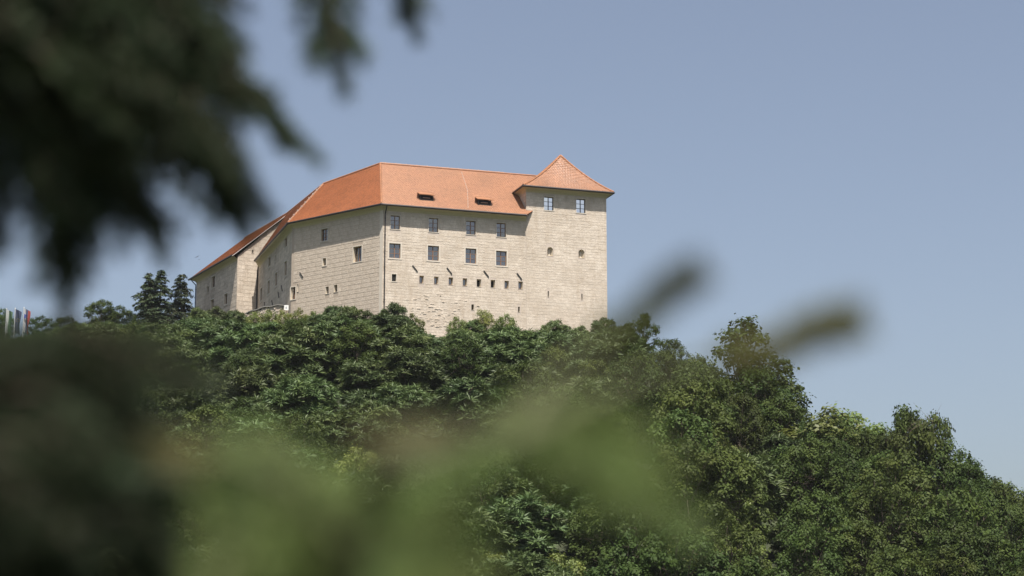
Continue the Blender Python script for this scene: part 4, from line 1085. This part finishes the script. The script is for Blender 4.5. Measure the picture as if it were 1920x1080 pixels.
# lower left: shaded low boughs of the same tree
for (a, b, Yd) in [u_ for u_ in UL if u_[1] in ((646, 152), (792, 72), (612, 292), (520, 180), (520, 402), (475, 440), (322, 466), (142, 590), (430, 60))] * 2:
    j = lambda q_: (q_[0] + fr.uniform(-10, 10), q_[1] + fr.uniform(-10, 10))
    put_twig(big, at(*j(a), Yd), at(*j(b), Yd + fr.uniform(-.1, .05)), TW_F, fr.uniform(-.6, .6))
LL = [((-150, 640), (240, 610), 1.35), ((-120, 700), (330, 700), 1.3), ((-100, 820), (290, 780), 1.25), ((-60, 900), (330, 850), 1.2), ((-80, 760), (150, 640), 1.45), ((100, 720), (430, 690), 1.4), ((-60, 1000), (240, 930), 1.2), ((-80, 1090), (180, 1040), 1.2),
      ((60, 860), (390, 900), 1.25), ((-100, 580), (60, 690), 1.4), ((120, 660), (330, 620), 1.5), ((50, 780), (300, 690), 1.35)]
for (a, b, Yd) in LL:
    put_twig(big, at(*a, Yd), at(*b, Yd + fr.uniform(-.08, .08)), TW_K, fr.uniform(-.5, .5))
bough(big, [(-1.7, 2.6, 2.2), (-.9, 1.7, 2.05), at(-160, 760, 1.35), at(60, 740, 1.35), at(120, 720, 1.38)], .010, None)
bough(big, [at(-160, 760, 1.35), at(-80, 900, 1.25), at(-60, 1000, 1.2)], .007, None)
fill(big, [(-250, 600), (300, 600), (360, 680), (250, 760), (420, 900), (380, 1000), (430, 1200), (-250, 1200)], 52, 1.15, 1.6, TW_K, (-30, 60), (220, 380))
# the sunlit young spruce in front of the camera
small = tree_root('young_spruce', 'sunlit green spruce sprays out of focus across the bottom of the view', (-.06, .80, 0))
mb = MB(); o_ = np.array(small.location); top = at(660, 1100, .80)
mb.tube([(0, 0, -.1), (.01, 0, .9), top * .5 + np.array([-.06, .8, .9]) * .5 - o_, top - o_], .012, 8, r1=.004); mb.build('trunk', M['bark'], small)
SM_ = [((880, 800), (1190, 760), 0.92), ((900, 770), (1130, 730), 0.93), ((640, 1180), (500, 790), 0.94), ((560, 1160), (450, 800), 0.90), ((620, 1100), (860, 900), 0.88), ((700, 1150), (930, 1050), 0.86), ((600, 1150), (720, 900), 0.92), ((760, 880), (1000, 790), 0.94),
       ((900, 800), (1340, 960), 0.90), ((700, 1000), (1010, 760), 0.91), ((480, 1180), (560, 930), 0.88), ((760, 1200), (880, 960), 0.94), ((600, 1250), (960, 1130), 0.86)]
for (a, b, Yd) in SM_:
    put_twig(small, at(*a, Yd), at(*b, Yd + fr.uniform(-.04, .04)), TW_L, fr.uniform(-.5, .5))
for (a, b, Yd) in (((420, 850), (280, 820), .9), ((430, 860), (300, 860), .88), ((640, 800), (860, 830), .95), ((660, 840), (850, 810), .93)): put_twig(small, at(*a, Yd), at(*b, Yd), TW_B, fr.uniform(-.5, .5))
fill(small, [(420, 800), (540, 770), (640, 900), (900, 960), (960, 1200), (330, 1200)], 20, .84, 1.0, TW_L, (-130, -40), (220, 360))
fill(small, [(860, 830), (1000, 740), (1250, 700), (1340, 960), (1250, 990), (1120, 860), (900, 880)], 5, .86, 1.0, TW_L, (-40, 40), (180, 300))
# single shoots that reach up into the sky
for (a, b, Yd) in (((1195, 590), (1295, 508), 1.0), ((1450, 648), (1590, 592), 1.02), ((1110, 650), (1200, 588), .98), ((1330, 680), (1455, 648), 1.0)):
    put_twig(small, at(*a, Yd), at(*b, Yd), TW_S)
for pts, r0 in (([at(960, 820, .8), at(1050, 690, .92), at(1195, 590, 1.0), at(1295, 508, 1.0)], .003), ([at(960, 820, .8), at(1180, 710, .92), at(1450, 648, 1.02), at(1595, 590, 1.02)], .003), ([at(660, 1100, .8), at(690, 960, .79), at(760, 870, .78), at(840, 835, .79), at(960, 820, .8)], .006), ([at(650, 1060, .8), at(540, 900, .76), at(420, 850, .72), at(290, 838, .70)], .0055), ([at(660, 1100, .8), at(720, 830, .74), at(860, 800, .74)], .006)):
    bough(small, pts, r0, None)

# ------------------------------------------------------------------ thin haze volume round everything, added to lift the dark tones
hz, n, p = new_mat('haze_air'); n.nodes.remove(p)
pv = n.nodes.new('ShaderNodeVolumePrincipled'); pv.inputs['Color'].default_value = (.92, .95, 1, 1); pv.inputs['Density'].default_value = 0.00006; pv.inputs['Anisotropy'].default_value = .2
n.links.new(pv.outputs[0], n.nodes['Material Output'].inputs['Volume'])
mb = MB(); x0, x1, y0, y1, z0, z1 = -2520, 2520, -420, 4020, -1.5, 78
mb.hexa([(x0, y0, z0), (x1, y0, z0), (x1, y0, z1), (x0, y0, z1)], [(x0, y1, z0), (x1, y1, z0), (x1, y1, z1), (x0, y1, z1)])
tag(mb.build('haze', hz), kind='stuff')
